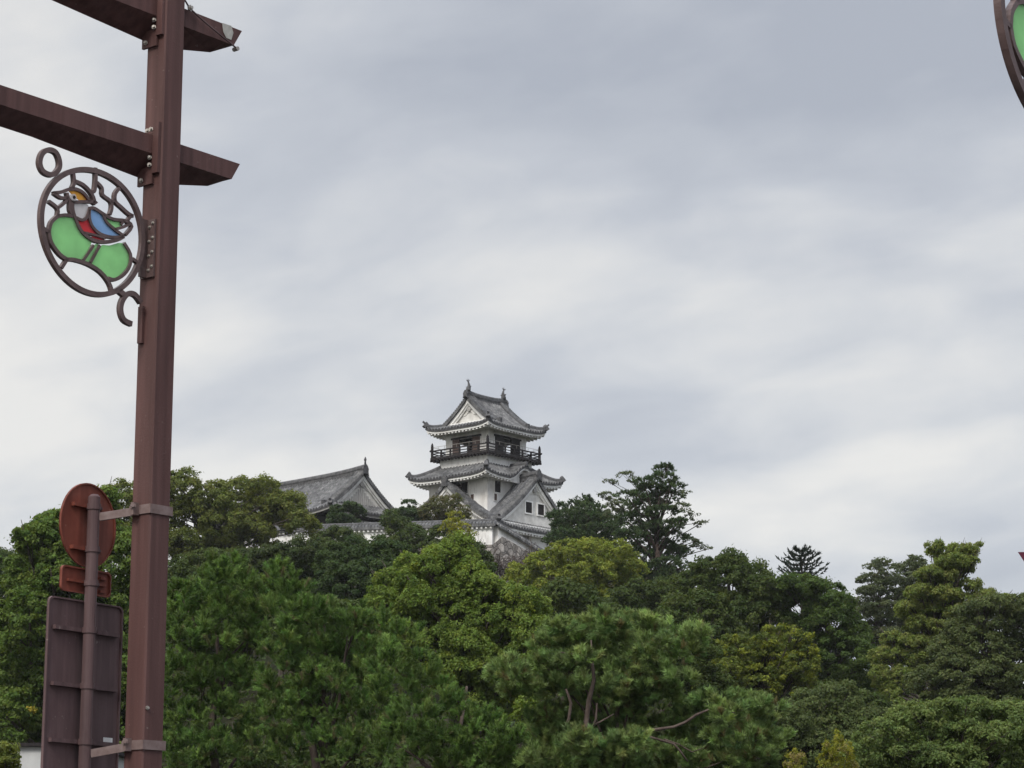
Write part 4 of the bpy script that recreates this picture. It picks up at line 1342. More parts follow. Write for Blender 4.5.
    tree('flowering_shrub', 'yellow-green shrub with upright shoots at the bottom, left of the front right tree', 'shrub', 58,
         [(828, 752, 4, 11), (838, 745, 3.5, 12), (847, 752, 4, 11), (822, 764, 5, 9), (836, 766, 6, 10), (852, 766, 5, 9)], G_YEL, 27, cl=3, leaf=3.4, asp=0.35, upright=0.1, cov=0.6, dens=0.5, back=False, flat=1.3, group='shrubs near the street', hi=((0.30, 0.27, 0.09), 0.2), r0=0.04)
    tree('flowering_shrub', 'small yellow-tipped shrub at the bottom edge beside the front pine', 'shrub', 57,
         [(788, 763, 3, 8), (794, 759, 3, 8), (801, 763, 3, 8), (794, 774, 9, 8)], G_YEL, 28, cl=3, leaf=3.2, asp=0.35, upright=0.1, cov=0.6, dens=0.5, back=False, flat=1.3, group='shrubs near the street', hi=((0.30, 0.25, 0.10), 0.35), r0=0.04)
    tree('understorey_tree', 'dull grey-green bushes low in the wood, left of the front right tree', 'bush', 92,
         [(712, 716, 24, 16), (744, 722, 26, 18), (782, 724, 26, 20), (820, 706, 22, 18), (844, 700, 16, 16), (836, 728, 26, 18), (866, 722, 18, 16), (802, 748, 28, 18), (760, 756, 26, 18), (850, 748, 22, 18)], [(0.048, 0.064, 0.022), (0.074, 0.092, 0.03), (0.10, 0.12, 0.04)], 29, cl=7)
    tree('understorey_tree', 'dark bushes in deep shade behind the front pine', 'bush', 105,
         [(600, 640, 30, 20), (640, 644, 34, 20), (684, 654, 30, 24), (560, 660, 30, 24), (700, 690, 26, 24), (540, 640, 20, 18)], G_DARK, 30, cl=8)
    # ---- bright tree in the middle
    tree('zelkova_tree', 'bright fresh-green leafy tree in the centre, below the castle', 'tree', 96,
         [(455, 546, 12, 10), (444, 557, 17, 10), (464, 560, 15, 11), (410, 562, 11, 7), (427, 569, 15, 10), (390, 581, 12, 9), (409, 581, 15, 10), (470, 577, 19, 12), (487, 585, 15, 11), (502, 592, 15, 9), (520, 597, 16, 9), (535, 609, 15, 10), (381, 602, 15, 13), (417, 602, 17, 13), (452, 592, 18, 13),
          (476, 602, 18, 13), (398, 622, 18, 14), (424, 622, 20, 15), (458, 622, 20, 15), (488, 622, 20, 14), (512, 618, 18, 13), (530, 633, 16, 14), (500, 640, 22, 15), (440, 642, 22, 15), (470, 646, 22, 15), (410, 646, 18, 14), (520, 660, 18, 16), (488, 668, 24, 18), (450, 670, 24, 18), (500, 695, 24, 18), (530, 690, 18, 18), (466, 694, 22, 18)],
         G_BRIGHT, 31, cl=5.2, leaf=3.8, asp=0.5, cov=1.25, flat=1.1, upright=0.3, hi=((0.20, 0.25, 0.035), 0.05), group='trees near the street')
    # ---- foreground pines
    P = dict(kind='needle', cov=8, dens=0.62, needle=4.6, nw=0.42, nshoot=60, upright=0.5, flat=0.85, shoot=9, core=0.5, nbr=6, bark=PINEBARK, group='pines near the street')
    tree('pine', 'bushy green pine right beside the brown pole', 'tree', 63,
         [(224, 572, 18, 11), (200, 582, 12, 10), (240, 585, 14, 12), (184, 604, 17, 14), (212, 602, 17, 14), (238, 614, 18, 15), (258, 602, 14, 14), (180, 645, 18, 18), (210, 642, 22, 16), (242, 645, 20, 16), (186, 676, 20, 14), (224, 680, 26, 16), (176, 716, 20, 14), (212, 712, 26, 16), (252, 708, 24, 16), (240, 744, 26, 16), (200, 752, 26, 14), (172, 756, 20, 14), (162, 690, 14, 20)],
         G_PINE, 32, cl=10, hi=((0.14, 0.15, 0.06), 0.04), trunk_px=215, **P)
    tree('pine', 'dark green pine with candle-like shoots, second from the brown pole', 'tree', 60,
         [(275, 578, 10, 8), (297, 590, 9, 12), (284, 606, 16, 13), (308, 614, 15, 12), (330, 620, 16, 11), (354, 618, 15, 10), (376, 624, 16, 11), (282, 644, 22, 16), (314, 650, 20, 16), (346, 648, 22, 16), (376, 652, 18, 14), (284, 678, 24, 15), (320, 680, 24, 16), (358, 684, 24, 15), (288, 712, 26, 15), (324, 716, 26, 15), (362, 714, 24, 15), (300, 746, 26, 15), (340, 746, 28, 16), (375, 744, 22, 14)],
         G_PINE, 33, cl=10, hi=((0.16, 0.15, 0.07), 0.05), trunk_px=325, **P)
    tree('pine', 'low spreading pine along the bottom, below the bright leafy tree', 'tree', 54,
         [(402, 642, 18, 13), (390, 664, 22, 14), (418, 672, 20, 13), (400, 696, 24, 14), (436, 694, 20, 12), (414, 722, 26, 14), (450, 712, 22, 12), (474, 722, 18, 11), (402, 748, 26, 14), (444, 742, 28, 15), (486, 742, 24, 12), (516, 748, 22, 11), (548, 752, 22, 11), (580, 760, 22, 10), (470, 764, 30, 12), (530, 770, 34, 12), (604, 768, 20, 9)],
         G_PINE, 34, cl=10.5, hi=((0.14, 0.15, 0.06), 0.03), trunk_px=430, **P)
    P['needle'] = 6.5
    P['nshoot'] = 64
    P['shoot'] = 7
    P['cov'] = 6
    P['dens'] = 0.7
    P['core'] = 0.6
    P['nbr'] = 7
    lob = [(599, 620, 22, 7), (567, 627, 18, 7), (636, 620, 22, 7), (667, 627, 20, 7), (692, 630, 12, 5), (549, 642, 18, 7), (527, 659, 18, 7), (508, 672, 15, 7), (556, 664, 22, 9), (621, 642, 24, 9), (655, 642, 24, 9), (682, 646, 12, 7), (612, 666, 20, 9), (642, 668, 24, 10), (676, 676, 14, 9),
           (550, 688, 18, 8), (518, 688, 15, 8), (627, 690, 20, 10), (655, 696, 22, 11), (717, 702, 26, 6), (746, 706, 22, 7), (757, 722, 17, 8), (699, 712, 20, 6, 1.0), (736, 739, 22, 8), (774, 738, 13, 7), (702, 742, 20, 7, 1.0), (742, 755, 26, 9), (711, 764, 22, 8), (655, 732, 24, 11, 1.2), (628, 744, 24, 10, 1.2), (667, 758, 26, 10), (611, 752, 20, 10, 1.0), (580, 744, 18, 8, 1.0), (545, 720, 16, 8, 1.0), (600, 700, 26, 12, 0.9), (575, 712, 22, 11, 0.9), (622, 716, 24, 12, 0.9), (590, 728, 26, 11, 0.9), (560, 735, 22, 11, 0.9), (690, 728, 24, 10, 0.9), (590, 762, 30, 11, 0.4), (640, 765, 30, 10, 0.2), (550, 758, 24, 10, 0.4), (594, 682, 13, 7, -1.15), (577, 737, 14, 6, -1.3), (603, 748, 22, 8, -1.3), (632, 741, 14, 6, -1.4), (576, 652, 12, 5, -1.2), (728, 715, 12, 5, -1.4)]
    lob = [(l[0], l[1] + (7 if l[1] < 660 else 2)) + tuple(l[2:]) for l in lob]
    tree('pine', 'light green spreading pine with bare reddish limbs, front centre right', 'tree', 50, lob, G_PINE2, 35, cl=8.5, trunk_px=594, hi=((0.17, 0.15, 0.06), 0.03),
         extra=[([(600, 752), (592, 738), (586, 722), (589, 700), (594, 680), (592, 660), (591, 640)], -0.85, [0.065, 0.061, 0.058, 0.054, 0.040, 0.032, 0.014]),
                ([(590, 742), (564, 729), (569, 719), (571, 703), (566, 689)], -1.0, [0.032, 0.036, 0.036, 0.032, 0.022]),
                ([(590, 735), (596, 719), (597, 703)], -1.0, [0.029, 0.025, 0.014]), ([(588, 728), (600, 722), (614, 714)], -1.0, [0.025, 0.022, 0.013]),
                ([(610, 742, 0.5), (646, 731), (660, 729), (674, 727), (686, 722), (696, 715), (708, 710), (720, 709), (735, 713, 0.3)], -1.15, [0.036, 0.032, 0.032, 0.030, 0.029, 0.029, 0.022, 0.018, 0.011]),
                ([(610, 746, 0.5), (647, 736), (664, 741), (674, 744), (681, 752), (688, 762)], -1.15, [0.029, 0.025, 0.025, 0.023, 0.022, 0.014]),
                ([(591, 662), (575, 655), (560, 652)], -0.8, [0.022, 0.018, 0.011]), ([(664, 739), (678, 744), (692, 752), (703, 748)], -1.15, [0.018, 0.016, 0.014, 0.007])], **P)
    # sprout of broad leaves in front of the pine's left side
    tree('young_tree', 'slender bright green sapling beside the left edge of the front centre pine', 'tree', 57,
         [(527, 700, 8, 7), (522, 712, 8, 8), (532, 716, 8, 8), (526, 730, 9, 9)], G_BRIGHT, 36, cl=4.5, leaf=4.0, cov=1.0, group='trees near the street', r0=0.05)
    # bush at the lower left corner
    tree('olive_bush', 'small olive bush at the lower left corner', 'bush', 34,
         [(2, 752, 12, 10), (-12, 760, 14, 14), (8, 768, 10, 12)], G_OLIVE, 37, cl=6, leaf=4.5, group='shrubs near the street', r0=0.04)
    # trees mostly hidden between the others
    for i, (px, py, w, h, d) in enumerate([(225, 620, 120, 70, 130), (330, 640, 110, 70, 125), (560, 620, 100, 60, 140), (850, 720, 90, 70, 125), (700, 640, 90, 90, 128), (60, 640, 120, 110, 150), (450, 590, 110, 70, 150), (230, 770, 110, 60, 84), (350, 775, 110, 60, 82), (480, 785, 110, 50, 80)]):
        tree('broadleaf_tree', 'dark tree mostly hidden behind nearer trees on the slope', 'tree', d, autolobes(px, py, w, h, 8, 50 + i), G_DARK, 60 + i, cl=9, leaf=5, cov=1.2, group='hidden trees on the slope')


plant_all()


def araucaria():
    d = 192
    a = at(801, 549, d)
    bz = float(ground_z(a.x, a.y)) - 0.3
    t = thing('spiky_conifer', 'dark spiky conifer top with upswept branches, rising over the right-hand wood', 'tree', (a.x, a.y, bz), 0, 'trees on the castle hill')
    rng = np.random.default_rng(77)
    H = a.z - bz
    mb = MB(); mb.tube([(0, 0, 0), (0.05, 0, H * 0.5), (0, 0, H)], [0.3, 0.2, 0.03], 8)
    V, tint = [], []
    for k in range(7):
        z = H - 0.12 - k * 0.36
        L = min(1.9, 0.75 + k * 0.42)
        n = 6
        for j in range(n):
            az = 2 * math.pi * (j + 0.37 * k) / n + rng.uniform(-0.3, 0.3)
            L = min(1.9, 0.75 + k * 0.42) * rng.uniform(0.7, 1.12)
            pts = []
            for q in range(6):
                u = q / 5
                pts.append(np.array([math.cos(az) * L * u, math.sin(az) * L * u, z + L * (0.05 * u - 0.2 * u * (1 - u) * 2 + 0.28 * u * u)]))
            mb.tube(pts, [0.04 - 0.006 * i for i in range(6)], 5)
            for q in range(44):
                u = rng.uniform(0.12, 1.0)
                i0 = min(4, int(u * 5)); f = u * 5 - i0
                p = pts[i0] * (1 - f) + pts[i0 + 1] * f
                dr = unit((pts[i0 + 1] - pts[i0])[None])[0] * 0.9 + rng.normal(0, 0.5, 3) + np.array([0, 0, 0.15])
                dr = dr / np.linalg.norm(dr) * rng.uniform(0.22, 0.4)
                w = np.cross(dr, rng.normal(0, 1, 3)); w = w / np.linalg.norm(w) * 0.07
                V += [p - w, p + w, p + dr]
                c = np.array((0.022, 0.034, 0.022)) * rng.uniform(0.7, 1.3)
                tint += [c, c, c]
    mb.build('trunk', BARK, t)
    mesh_np('crown', np.array(V), 3, np.array(tint), NEEDLE, t)


araucaria()


def bare_shrub():
    """leafless twigs and dry vines hanging on the rampart"""
    rng = np.random.default_rng(91)
    b = at(517, 566, 242.5)
    t = thing('bare_shrub', 'leafless brown shrub with tangled twigs, on the rampart below the white wall', 'shrub', tuple(b))
    mb = MB()

    def grow(p, d, L, r, lev):
        pts = [p]
        q = p
        dd = d
        for i in range(4):
            dd = dd + rng.normal(0, 0.25, 3); dd = dd / np.linalg.norm(dd)
            q = q + dd * L / 4
            pts.append(q)
        mb.tube(pts, [r * (1 - 0.16 * i) for i in range(5)], 4, False)
        if lev:
            for k in range(4):
                j = rng.integers(1, 5)
                grow(pts[j], dd * 0.5 + rng.normal(0, 0.7, 3) * np.array([1, 0.5, 1]), L * 0.62, r * 0.6, lev - 1)
    for k in range(34):
        a = rng.uniform(-1, 1)
        grow(np.array([a * 3.0, rng.uniform(-0.4, 0.6), -1.2]), np.array([a * 0.7 + rng.normal(0, 0.3), 0, 1.0]), rng.uniform(1.5, 2.6), 0.09, 3)
    mb.build('twigs', DRYTWIG, t)
    tag(t, group=None)


bare_shrub()


def undergrowth():
    rng = np.random.default_rng(8)
    n = 60000
    x = rng.uniform(-75, 75, n); y = rng.uniform(42, 246, n)
    ok = np.abs(x) < y * 0.24 + 6
    x, y = x[ok], y[ok]
    n = len(x)
    z = ground_z(x, y) + rng.random(n) ** 1.5 * 1.3
    P = np.stack([x, y, z], 1)
    Nn = unit(np.array([0, -0.2, 0.7]) + rng.normal(0, 0.6, (n, 3)))
    V = leaf_quads(P, Nn, 0.55, 0.35, rng)
    o = mesh_np('undergrowth', V, 4, np.repeat(tint_for(G_DARK, n, rng), 4, 0), LEAF, None)
    tag(o, 'dark leafy undergrowth covering the slope between the trees', None, None, 'stuff')


undergrowth()

# ------------------------------------------------------------------ thin haze of a damp day
def build_haze():
    m = bpy.data.materials.new('haze'); m.use_nodes = True
    t = m.node_tree
    t.nodes.remove(t.nodes['Principled BSDF'])
    v = NN(t, 'ShaderNodeVolumePrincipled')
    v.inputs['Color'].default_value = (0.93, 0.95, 0.98, 1)
    v.inputs['Density'].default_value = 0.00008
    t.links.new(v.outputs[0], t.nodes['Material Output'].inputs['Volume'])
    mb = MB(); mb.box(-3100, 3100, -2600, 4600, -1.2, 64)
    o = mb.build('haze', m)
    tag(o, kind='stuff')


build_haze()

# ------------------------------------------------------------------ pale outbuilding in the lower left corner
ob = at(28, 744, 46)
OB = thing('outbuilding', 'low pale grey building with a thin dark roof edge, behind the large sign plate', 'building', (ob.x, 46, 0))
box_part('wall', CONCRETE, OB, -6, 1.2, 0, 4, 0, ob.z - 0.05)
box_part('roof_edge', DARKWOOD, OB, -6.1, 1.3, -0.1, 4.1, ob.z - 0.05, ob.z + 0.02)

# ------------------------------------------------------------------ brown street frame with bird ornament
PD = 18.0
AZ = math.radians(38.3)
DB = Vector((math.sin(AZ), math.cos(AZ), 0))         # along the beams, away from the camera
DN = Vector((math.cos(AZ), -math.sin(AZ), 0))        # towards the camera, right


class Plane:
    """vertical plane through a point along a direction: turns photo pixels into points on it"""
    def __init__(s, p, d):
        s.p = Vector(p); s.d = Vector(d).normalized(); s.n = Vector((s.d.y, -s.d.x, 0))

    def hit(s, px, py):
        r = at(px, py, 10.0) - Vector((0, 0, EYE))
        o = Vector((0, 0, EYE))
        k = (s.p - o).dot(s.n) / r.dot(s.n)
        return o + r * k

    def qz(s, px, py):
        h = s.hit(px, py) - s.p
        return (h.dot(s.d), h.z)


axis = at(155, 384, PD)
base = Vector((axis.x, axis.y, 0))
CW = 0.104                                            # half width of the column


def loc(q, n, z):
    """frame coordinates: along beam, across (towards camera), up"""
    return DB * q + DN * n + Vector((0, 0, z))


def chamfer_column(mb, z0, z1, w, c=0.012):
    pts = [(-w + c, -w), (w - c, -w), (w, -w + c), (w, w - c), (w - c, w), (-w + c, w), (-w, w - c), (-w, -w + c)]
    mb.prism([loc(a, b, z0) for a, b in pts], (0, 0, z1 - z0))


def bolt(mb, p, d, r=0.017, h=0.022):
    p = Vector(p); d = Vector(d).normalized()
    mb.tube([p, p + d * h * 0.4, p + d * h * 0.4, p + d * h], [r * 1.35, r * 1.35, r * 0.8, r * 0.75], 6)


pl = Plane(base, DB)
zpx = lambda py: pl.hit(155, py).z
FRAME = thing('street_frame', 'brown steel street post with two slanting cross beams, at the left', 'post', tuple(base))
m = MB(); chamfer_column(m, -0.05, 10.5, CW)
m.prism([loc(a * 0.3, b * 0.3, 0.0) for a, b in ((-1, -1), (1, -1), (1, 1), (-1, 1))], (0, 0, 0.04))
m.build('column', PAINT, FRAME)
NEAR = 0.03                                          # the beams' near face sits a little towards the camera from the axis
pn = Plane(base + DN * NEAR, DB)


def beam(par, top_at, side_px, end_q, haunch):
    """top_at: (px, py) on the near top edge; side_px: drop of the side plate in metres"""
    q0, zt = pn.qz(*top_at)
    h = side_px
    secs = []
    for (q, w, dn) in haunch:
        secs.append([loc(q, NEAR, zt), loc(q, NEAR, zt - h), loc(q, NEAR - w, zt - h - dn), loc(q, NEAR - w - 0.012, zt)])
    # slanted end
    mb = MB()
    vs = [p for s_ in secs for p in s_]
    k = len(secs)
    fs = []
    for i in range(k - 1):
        for j in range(4):
            fs.append((i * 4 + j, i * 4 + (j + 1) % 4, (i + 1) * 4 + (j + 1) % 4, (i + 1) * 4 + j))
    fs.append((3, 2, 1, 0)); fs.append(tuple((k - 1) * 4 + j for j in range(4)))
    # the end plate leans back: pull the lower corners in
    for j in (1, 2):
        vs[(k - 1) * 4 + j] = vs[(k - 1) * 4 + j] - DB * 0.09
    mb.add(vs, fs)
    b = mb.build('beam', PAINT, par)
    return b, zt, h


qe1 = pn.qz(240, 164)[0]
qe2 = pn.qz(242, 31)[0]
HA = lambda qe: [(-6.5, 0.15, 0.05), (-1.2, 0.17, 0.10), (-0.12, 0.18, 0.155), (0.12, 0.18, 0.155), (qe - 0.2, 0.16, 0.055), (qe, 0.10, 0.0)]
b1, zt1, h1 = beam(FRAME, (240, 164), 0.148, qe1, HA(qe1))
b2, zt2, h2 = beam(FRAME, (242, 31), 0.150, qe2, HA(qe2))
for (bo, zt, h) in ((b1, zt1, h1), (b2, zt2, h2)):
    e = MB()
    e.hexa([loc(-CW - 0.03, CW - 0.075, zt - h - 0.16), loc(-CW - 0.003, CW - 0.075, zt - h - 0.16), loc(-CW - 0.003, CW - 0.012, zt - h - 0.16), loc(-CW - 0.03, CW - 0.012, zt - h - 0.16),
            loc(-CW - 0.03, CW - 0.075, zt + 0.10), loc(-CW - 0.003, CW - 0.075, zt + 0.10), loc(-CW - 0.003, CW - 0.012, zt + 0.10), loc(-CW - 0.03, CW - 0.012, zt + 0.10)])
    e.hexa([loc(-CW - 0.025, -CW - 0.03, zt - h - 0.24), loc(-CW - 0.003, -CW - 0.03, zt - h - 0.24), loc(-CW - 0.003, NEAR, zt - h - 0.24), loc(-CW - 0.025, NEAR, zt - h - 0.24),
            loc(-CW - 0.025, -CW - 0.03, zt - h - 0.1), loc(-CW - 0.003, -CW - 0.03, zt - h - 0.1), loc(-CW - 0.003, NEAR, zt - h - 0.1), loc(-CW - 0.025, NEAR, zt - h - 0.1)])
    e.build('end_plate', PAINT, FRAME)
    for (n_, z_) in ((0.005, zt - h - 0.03), (0.005, zt - h - 0.09), (-0.085, zt - h - 0.20), (-0.03, zt + 0.045), (0.01, zt + 0.05)):
        bm_ = MB(); bolt(bm_, loc(-CW - 0.03, n_, z_), -DB + DN * 0.6, 0.014, 0.03); bm_.build('bolt', STEEL, FRAME)
# peeling patch and drip edge on the upper beam's end, wire stay
c = pn.qz(229, 34)
poly = [(222, 23), (231, 26), (233, 33), (231, 40), (226, 38), (223, 32)]
m = MB(); m.prism([DB * pn.qz(a, b)[0] + DN * (NEAR + 0.002) + Vector((0, 0, pn.qz(a, b)[1])) for a, b in poly], DN * 0.003); m.build('paint_scar', CREAMDECAL, FRAME)
m = MB()
w0 = loc(CW + 0.02, CW, zt2 + 0.30); w1 = loc(pn.qz(236, 49)[0], NEAR + 0.012, pn.qz(236, 49)[1])
wp = lambda a, b: DB * pn.qz(a, b)[0] + DN * (NEAR + 0.03) + Vector((0, 0, pn.qz(a, b)[1]))
w0 = wp(187, 9)
pw_ = loc(0.0, CW + 0.01, zpx(-14))
m.tube([pw_, w0, wp(200, 21), wp(218, 36), w1], [0.007] * 5, 6); m.build('stay_wire', PAINT2, FRAME)
m = MB(); m.tube([w1 - DN * 0.04, w1 + DN * 0.012], [0.018, 0.018], 8); bolt(m, w0, DN, 0.02, 0.03); m.build('wire_eye', STEEL, FRAME)
# clamp bands that hold the sign post
def band(par, py):
    z = zpx(py)
    mb = MB()
    o, i_ = CW + 0.012, CW + 0.002
    for (a, b, c_, d_) in ((-o, o, i_, o), (-o, o, -o, -i_), (-o, -i_, -i_, i_), (i_, o, -i_, i_)):
        mb.hexa([loc(a, c_, z - 0.035), loc(b, c_, z - 0.035), loc(b, d_, z - 0.035), loc(a, d_, z - 0.035), loc(a, c_, z + 0.035), loc(b, c_, z + 0.035), loc(b, d_, z + 0.035), loc(a, d_, z + 0.035)])
    mb.build('clamp_band', BAND, par)
    return z


zb1, zb2 = band(FRAME, 512), band(FRAME, 746.5)
m = MB(); q = pl.qz(138, 330); m.bar(loc(-CW - 0.012, -0.05, pl.hit(143, 342).z), loc(-CW - 0.012, -0.05, pl.hit(143, 305).z), 0.03, 0.05, DN); m.build('stub_bracket', PAINT, FRAME)
m = MB(); bolt(m, loc(-CW + 0.03, CW, zpx(710)), DN, 0.012, 0.02); m.build('bolt', STEEL, FRAME)


# ---- ornament, traced once on the plane of the beams
pO = Plane(base - DN * 0.01, DB)


def ornament(par):
    T = 0.032                                            # thickness

    def pt(px, py, n=0.0):
        q, z = pO.qz(px, py)
        return DB * q + DN * n + Vector((0, 0, z))

    def strip(mb, pxs, w, closed=False, thick=T, n0=0.0):
        """a flat bar following pixels, w metres wide in the plane"""
        P2 = [Vector(pO.qz(a, b)) for a, b in pxs]
        k = len(P2)
        L, Rr = [], []
        for i in range(k):
            a = P2[(i - 1) % k] if (closed or i > 0) else P2[i]
            b = P2[(i + 1) % k] if (closed or i < k - 1) else P2[i]
            t = (b - a).normalized()
            nn_ = Vector((-t.y, t.x)) * (w / 2)
            L.append(P2[i] + nn_); Rr.append(P2[i] - nn_)
        to3 = lambda v, n: DB * v.x + DN * n + Vector((0, 0, v.y))
        vs = []
        for i in range(k):
            vs += [to3(L[i], n0 - thick / 2), to3(Rr[i], n0 - thick / 2), to3(Rr[i], n0 + thick / 2), to3(L[i], n0 + thick / 2)]
        fs = []
        for i in range(k if closed else k - 1):
            j = (i + 1) % k
            for e in range(4):
                fs.append((i * 4 + e, i * 4 + (e + 1) % 4, j * 4 + (e + 1) % 4, j * 4 + e))
        if not closed:
            fs += [(3, 2, 1, 0), tuple((k - 1) * 4 + e for e in range(4))]
        mb.add(vs, fs)

    def Z(zx, zy):                                      # first detail crop, 6.4 px per photo pixel
        return (30 + zx / 6.4, 140 + zy / 6.4)

    def Y(zx, zy):
        return (30 + zx / 6.4, 220 + zy / 6.4)

    def smooth_(p, n=4, closed=False):
        out = []
        k = len(p)
        rng_ = range(k if closed else k - 1)
        for i in rng_:
            p0 = Vector(p[(i - 1) % k] if closed or i > 0 else p[i]); p1 = Vector(p[i]); p2 = Vector(p[(i + 1) % k]); p3 = Vector(p[(i + 2) % k] if closed or i < k - 2 else p[(i + 1) % k])
            for j in range(n):
                t = j / n
                out.append(tuple(0.5 * ((2 * p1) + (p2 - p0) * t + (2 * p0 - 5 * p1 + 4 * p2 - p3) * t * t + (3 * p1 - p0 - 3 * p2 + p3) * t ** 3)))
        if not closed:
            out.append(tuple(p[-1]))
        return out

    ring = [Z(88, 430), Z(105, 350), Z(150, 262), Z(215, 203), Z(300, 175), Z(395, 182), Z(480, 222), Z(560, 290), Z(630, 385), Z(680, 490), Y(705, 60), Y(700, 180), Y(672, 290), Y(620, 390), Y(540, 462), Y(440, 490), Y(350, 478), Y(250, 420), Y(165, 320), Y(100, 190), Y(72, 60), Z(72, 520)]
    zf = np.fft.fft(np.array([complex(*q) for q in smooth_(ring, 4, True)]))
    fr_ = np.fft.fftfreq(len(zf)) * len(zf)
    zf[np.abs(fr_) > 2.5] = 0
    ring_s = [(q.real, q.imag) for q in np.fft.ifft(zf)]
    m = MB(); strip(m, ring_s, 0.040, True, 0.036); m.build('outer_ring', ORNPAINT, par)
    loop = [Z(130, 225), Z(75, 205), Z(52, 150), Z(68, 90), Z(110, 66), Z(155, 84), Z(178, 140), Z(172, 190), Z(140, 225)]
    m = MB(); strip(m, smooth_(loop[:-1], 5, True), 0.038, True, 0.036); m.build('top_curl', ORNPAINT, par)
    m = MB(); strip(m, smooth_([Y(700, 530), Y(660, 480), Y(615, 475), Y(580, 520), Y(570, 580), Y(590, 640), Y(640, 668)], 4), 0.040, False, 0.036)
    strip(m, [Y(590, 480), Y(560, 455)], 0.045, False, 0.036)
    m.build('lower_hook', ORNPAINT, par)
    # leading bars
    lines = [
        ([Z(265, 200), Z(272, 275), Z(258, 310)], .032), ([Z(275, 265), Z(330, 290), Z(375, 335), Z(400, 385), Z(395, 415)], .032), ([Z(408, 180), Z(410, 250), Z(402, 325), Z(385, 335)], .034),
        ([Z(418, 275), Z(450, 310), Z(455, 355), Z(505, 395), Z(512, 440), Z(500, 480)], .030), ([Z(562, 310), Z(535, 345), Z(535, 395), Z(570, 430), Z(620, 475), Z(650, 490)], .032), ([Z(535, 385), Z(505, 400)], .026),
        ([Z(110, 395), Z(165, 440), Z(165, 490)], .030), ([Z(165, 440), Z(215, 400), Z(225, 375)], .028), ([Z(245, 395), Z(245, 450), Z(262, 480)], .030),
        # head, beak, body
        ([Z(140, 342), Z(195, 335), Z(240, 318), Z(285, 318), Z(335, 345), Z(370, 395)], .030), ([Z(140, 342), Z(185, 372), Z(225, 375), Z(262, 398), Z(320, 398), Z(400, 400), Z(415, 410)], .028), ([Z(225, 340), Z(232, 375)], .03),
        ([Z(262, 395), Z(262, 450), Z(285, 520), Z(320, 590), Z(385, 640), Z(460, 655), Z(540, 645), Z(590, 620)], .032), ([Z(285, 500), Z(320, 515), Z(350, 500), Z(370, 440)], .026),
        ([Z(370, 440), Z(400, 440), Z(455, 475), Z(520, 510), Z(600, 520), Z(640, 555), Z(600, 610)], .030), ([Z(370, 445), Z(368, 500), Z(390, 560), Z(440, 605), Z(510, 625), Z(585, 622)], .028), ([Z(455, 480), Z(480, 530), Z(530, 575), Z(585, 615)], .028),
        ([Z(530, 575), Z(585, 560), Z(625, 540)], .026), ([Z(590, 520), Z(570, 545)], .024), ([Z(640, 480), Z(612, 520)], .028), ([Z(330, 595), Z(400, 610), Z(470, 632)], .02),
        # lower arcs
        ([Z(165, 490), Z(215, 483), Z(262, 490)], .030), ([Z(165, 490), Z(125, 530), Z(110, 590)], .032), ([Z(110, 590), Z(125, 660), Z(180, 735), Z(230, 770)], .034),
        ([Y(225, 255), Y(275, 258), Y(360, 285), Y(440, 335), Y(495, 405), Y(515, 465)], .034), ([Y(225, 255), Y(190, 310)], .032), ([Y(395, 165), Y(330, 260)], .026), ([Y(435, 165), Y(375, 275)], .026),
        ([Y(590, 150), Y(630, 220), Y(628, 290), Y(590, 350), Y(530, 385), Y(490, 375)], .032), ([Y(645, 250), Y(672, 270)], .03), ([Y(75, 55), Y(110, 80)], .03)]
    m = MB()
    for l, w in lines:
        strip(m, smooth_(l, 3) if len(l) > 2 else l, w * 0.86, False, T)
    m.build('leading', ORNPAINT, par)

    def pane(name, px, mat, th=0.012):
        P = [pt(a, b, -th / 2) for a, b in smooth_(px, 3, True)]
        mb = MB(); mb.prism(P, DN * th); return mb.build(name, mat, par)
    pane('green_pane', [Z(150, 505), Z(215, 488), Z(265, 492), Z(300, 560), Z(330, 610), Z(385, 645), Z(360, 710), Y(325, 255), Y(280, 252), Y(225, 248), Z(180, 725), Z(140, 650), Z(122, 590), Z(130, 535)], GREEN)
    pane('green_pane', [Y(400, 165), Y(430, 168), Y(372, 272), Y(335, 260)], GREEN)
    pane('green_pane', [Y(440, 170), Y(500, 165), Y(580, 150), Y(620, 220), Y(615, 290), Y(570, 350), Y(520, 375), Y(470, 345), Y(385, 278)], GREEN)
    pane('green_pane', [Z(485, 505), Z(540, 518), Z(580, 540), Z(560, 560), Z(535, 568), Z(505, 540)], GREEN)
    pane('blue_pane', [Z(375, 445), Z(410, 450), Z(452, 485), Z(480, 540), Z(530, 590), Z(565, 615), Z(520, 618), Z(450, 600), Z(395, 550), Z(372, 495)], BLUE)
    pane('red_pane', [Z(290, 512), Z(320, 520), Z(352, 505), Z(385, 560), Z(420, 600), Z(395, 608), Z(345, 595), Z(312, 565)], RED)
    pane('red_pane', [Z(385, 620), Z(430, 622), Z(480, 632), Z(450, 645), Z(400, 640)], RED)
    pane('white_pane', [Z(270, 410), Z(320, 410), Z(365, 420), Z(352, 480), Z(325, 505), Z(295, 500), Z(275, 455)], WHITEG)
    pane('yellow_pane', [Z(245, 325), Z(290, 332), Z(335, 355), Z(350, 385), Z(310, 385), Z(265, 350)], YELLOW)
    pane('red_pane', [Z(300, 325), Z(335, 345), Z(360, 380), Z(350, 382), Z(325, 352)], RED)
    e = MB()
    c0 = pt(*Z(262, 372)); ex = [c0 + (DB * math.cos(a) + Vector((0, 0, math.sin(a)))) * 0.028 for a in [2 * math.pi * k / 12 for k in range(12)]]
    e.prism(ex, DN * 0.024); eye = e.build('eye', WHITEG, par)
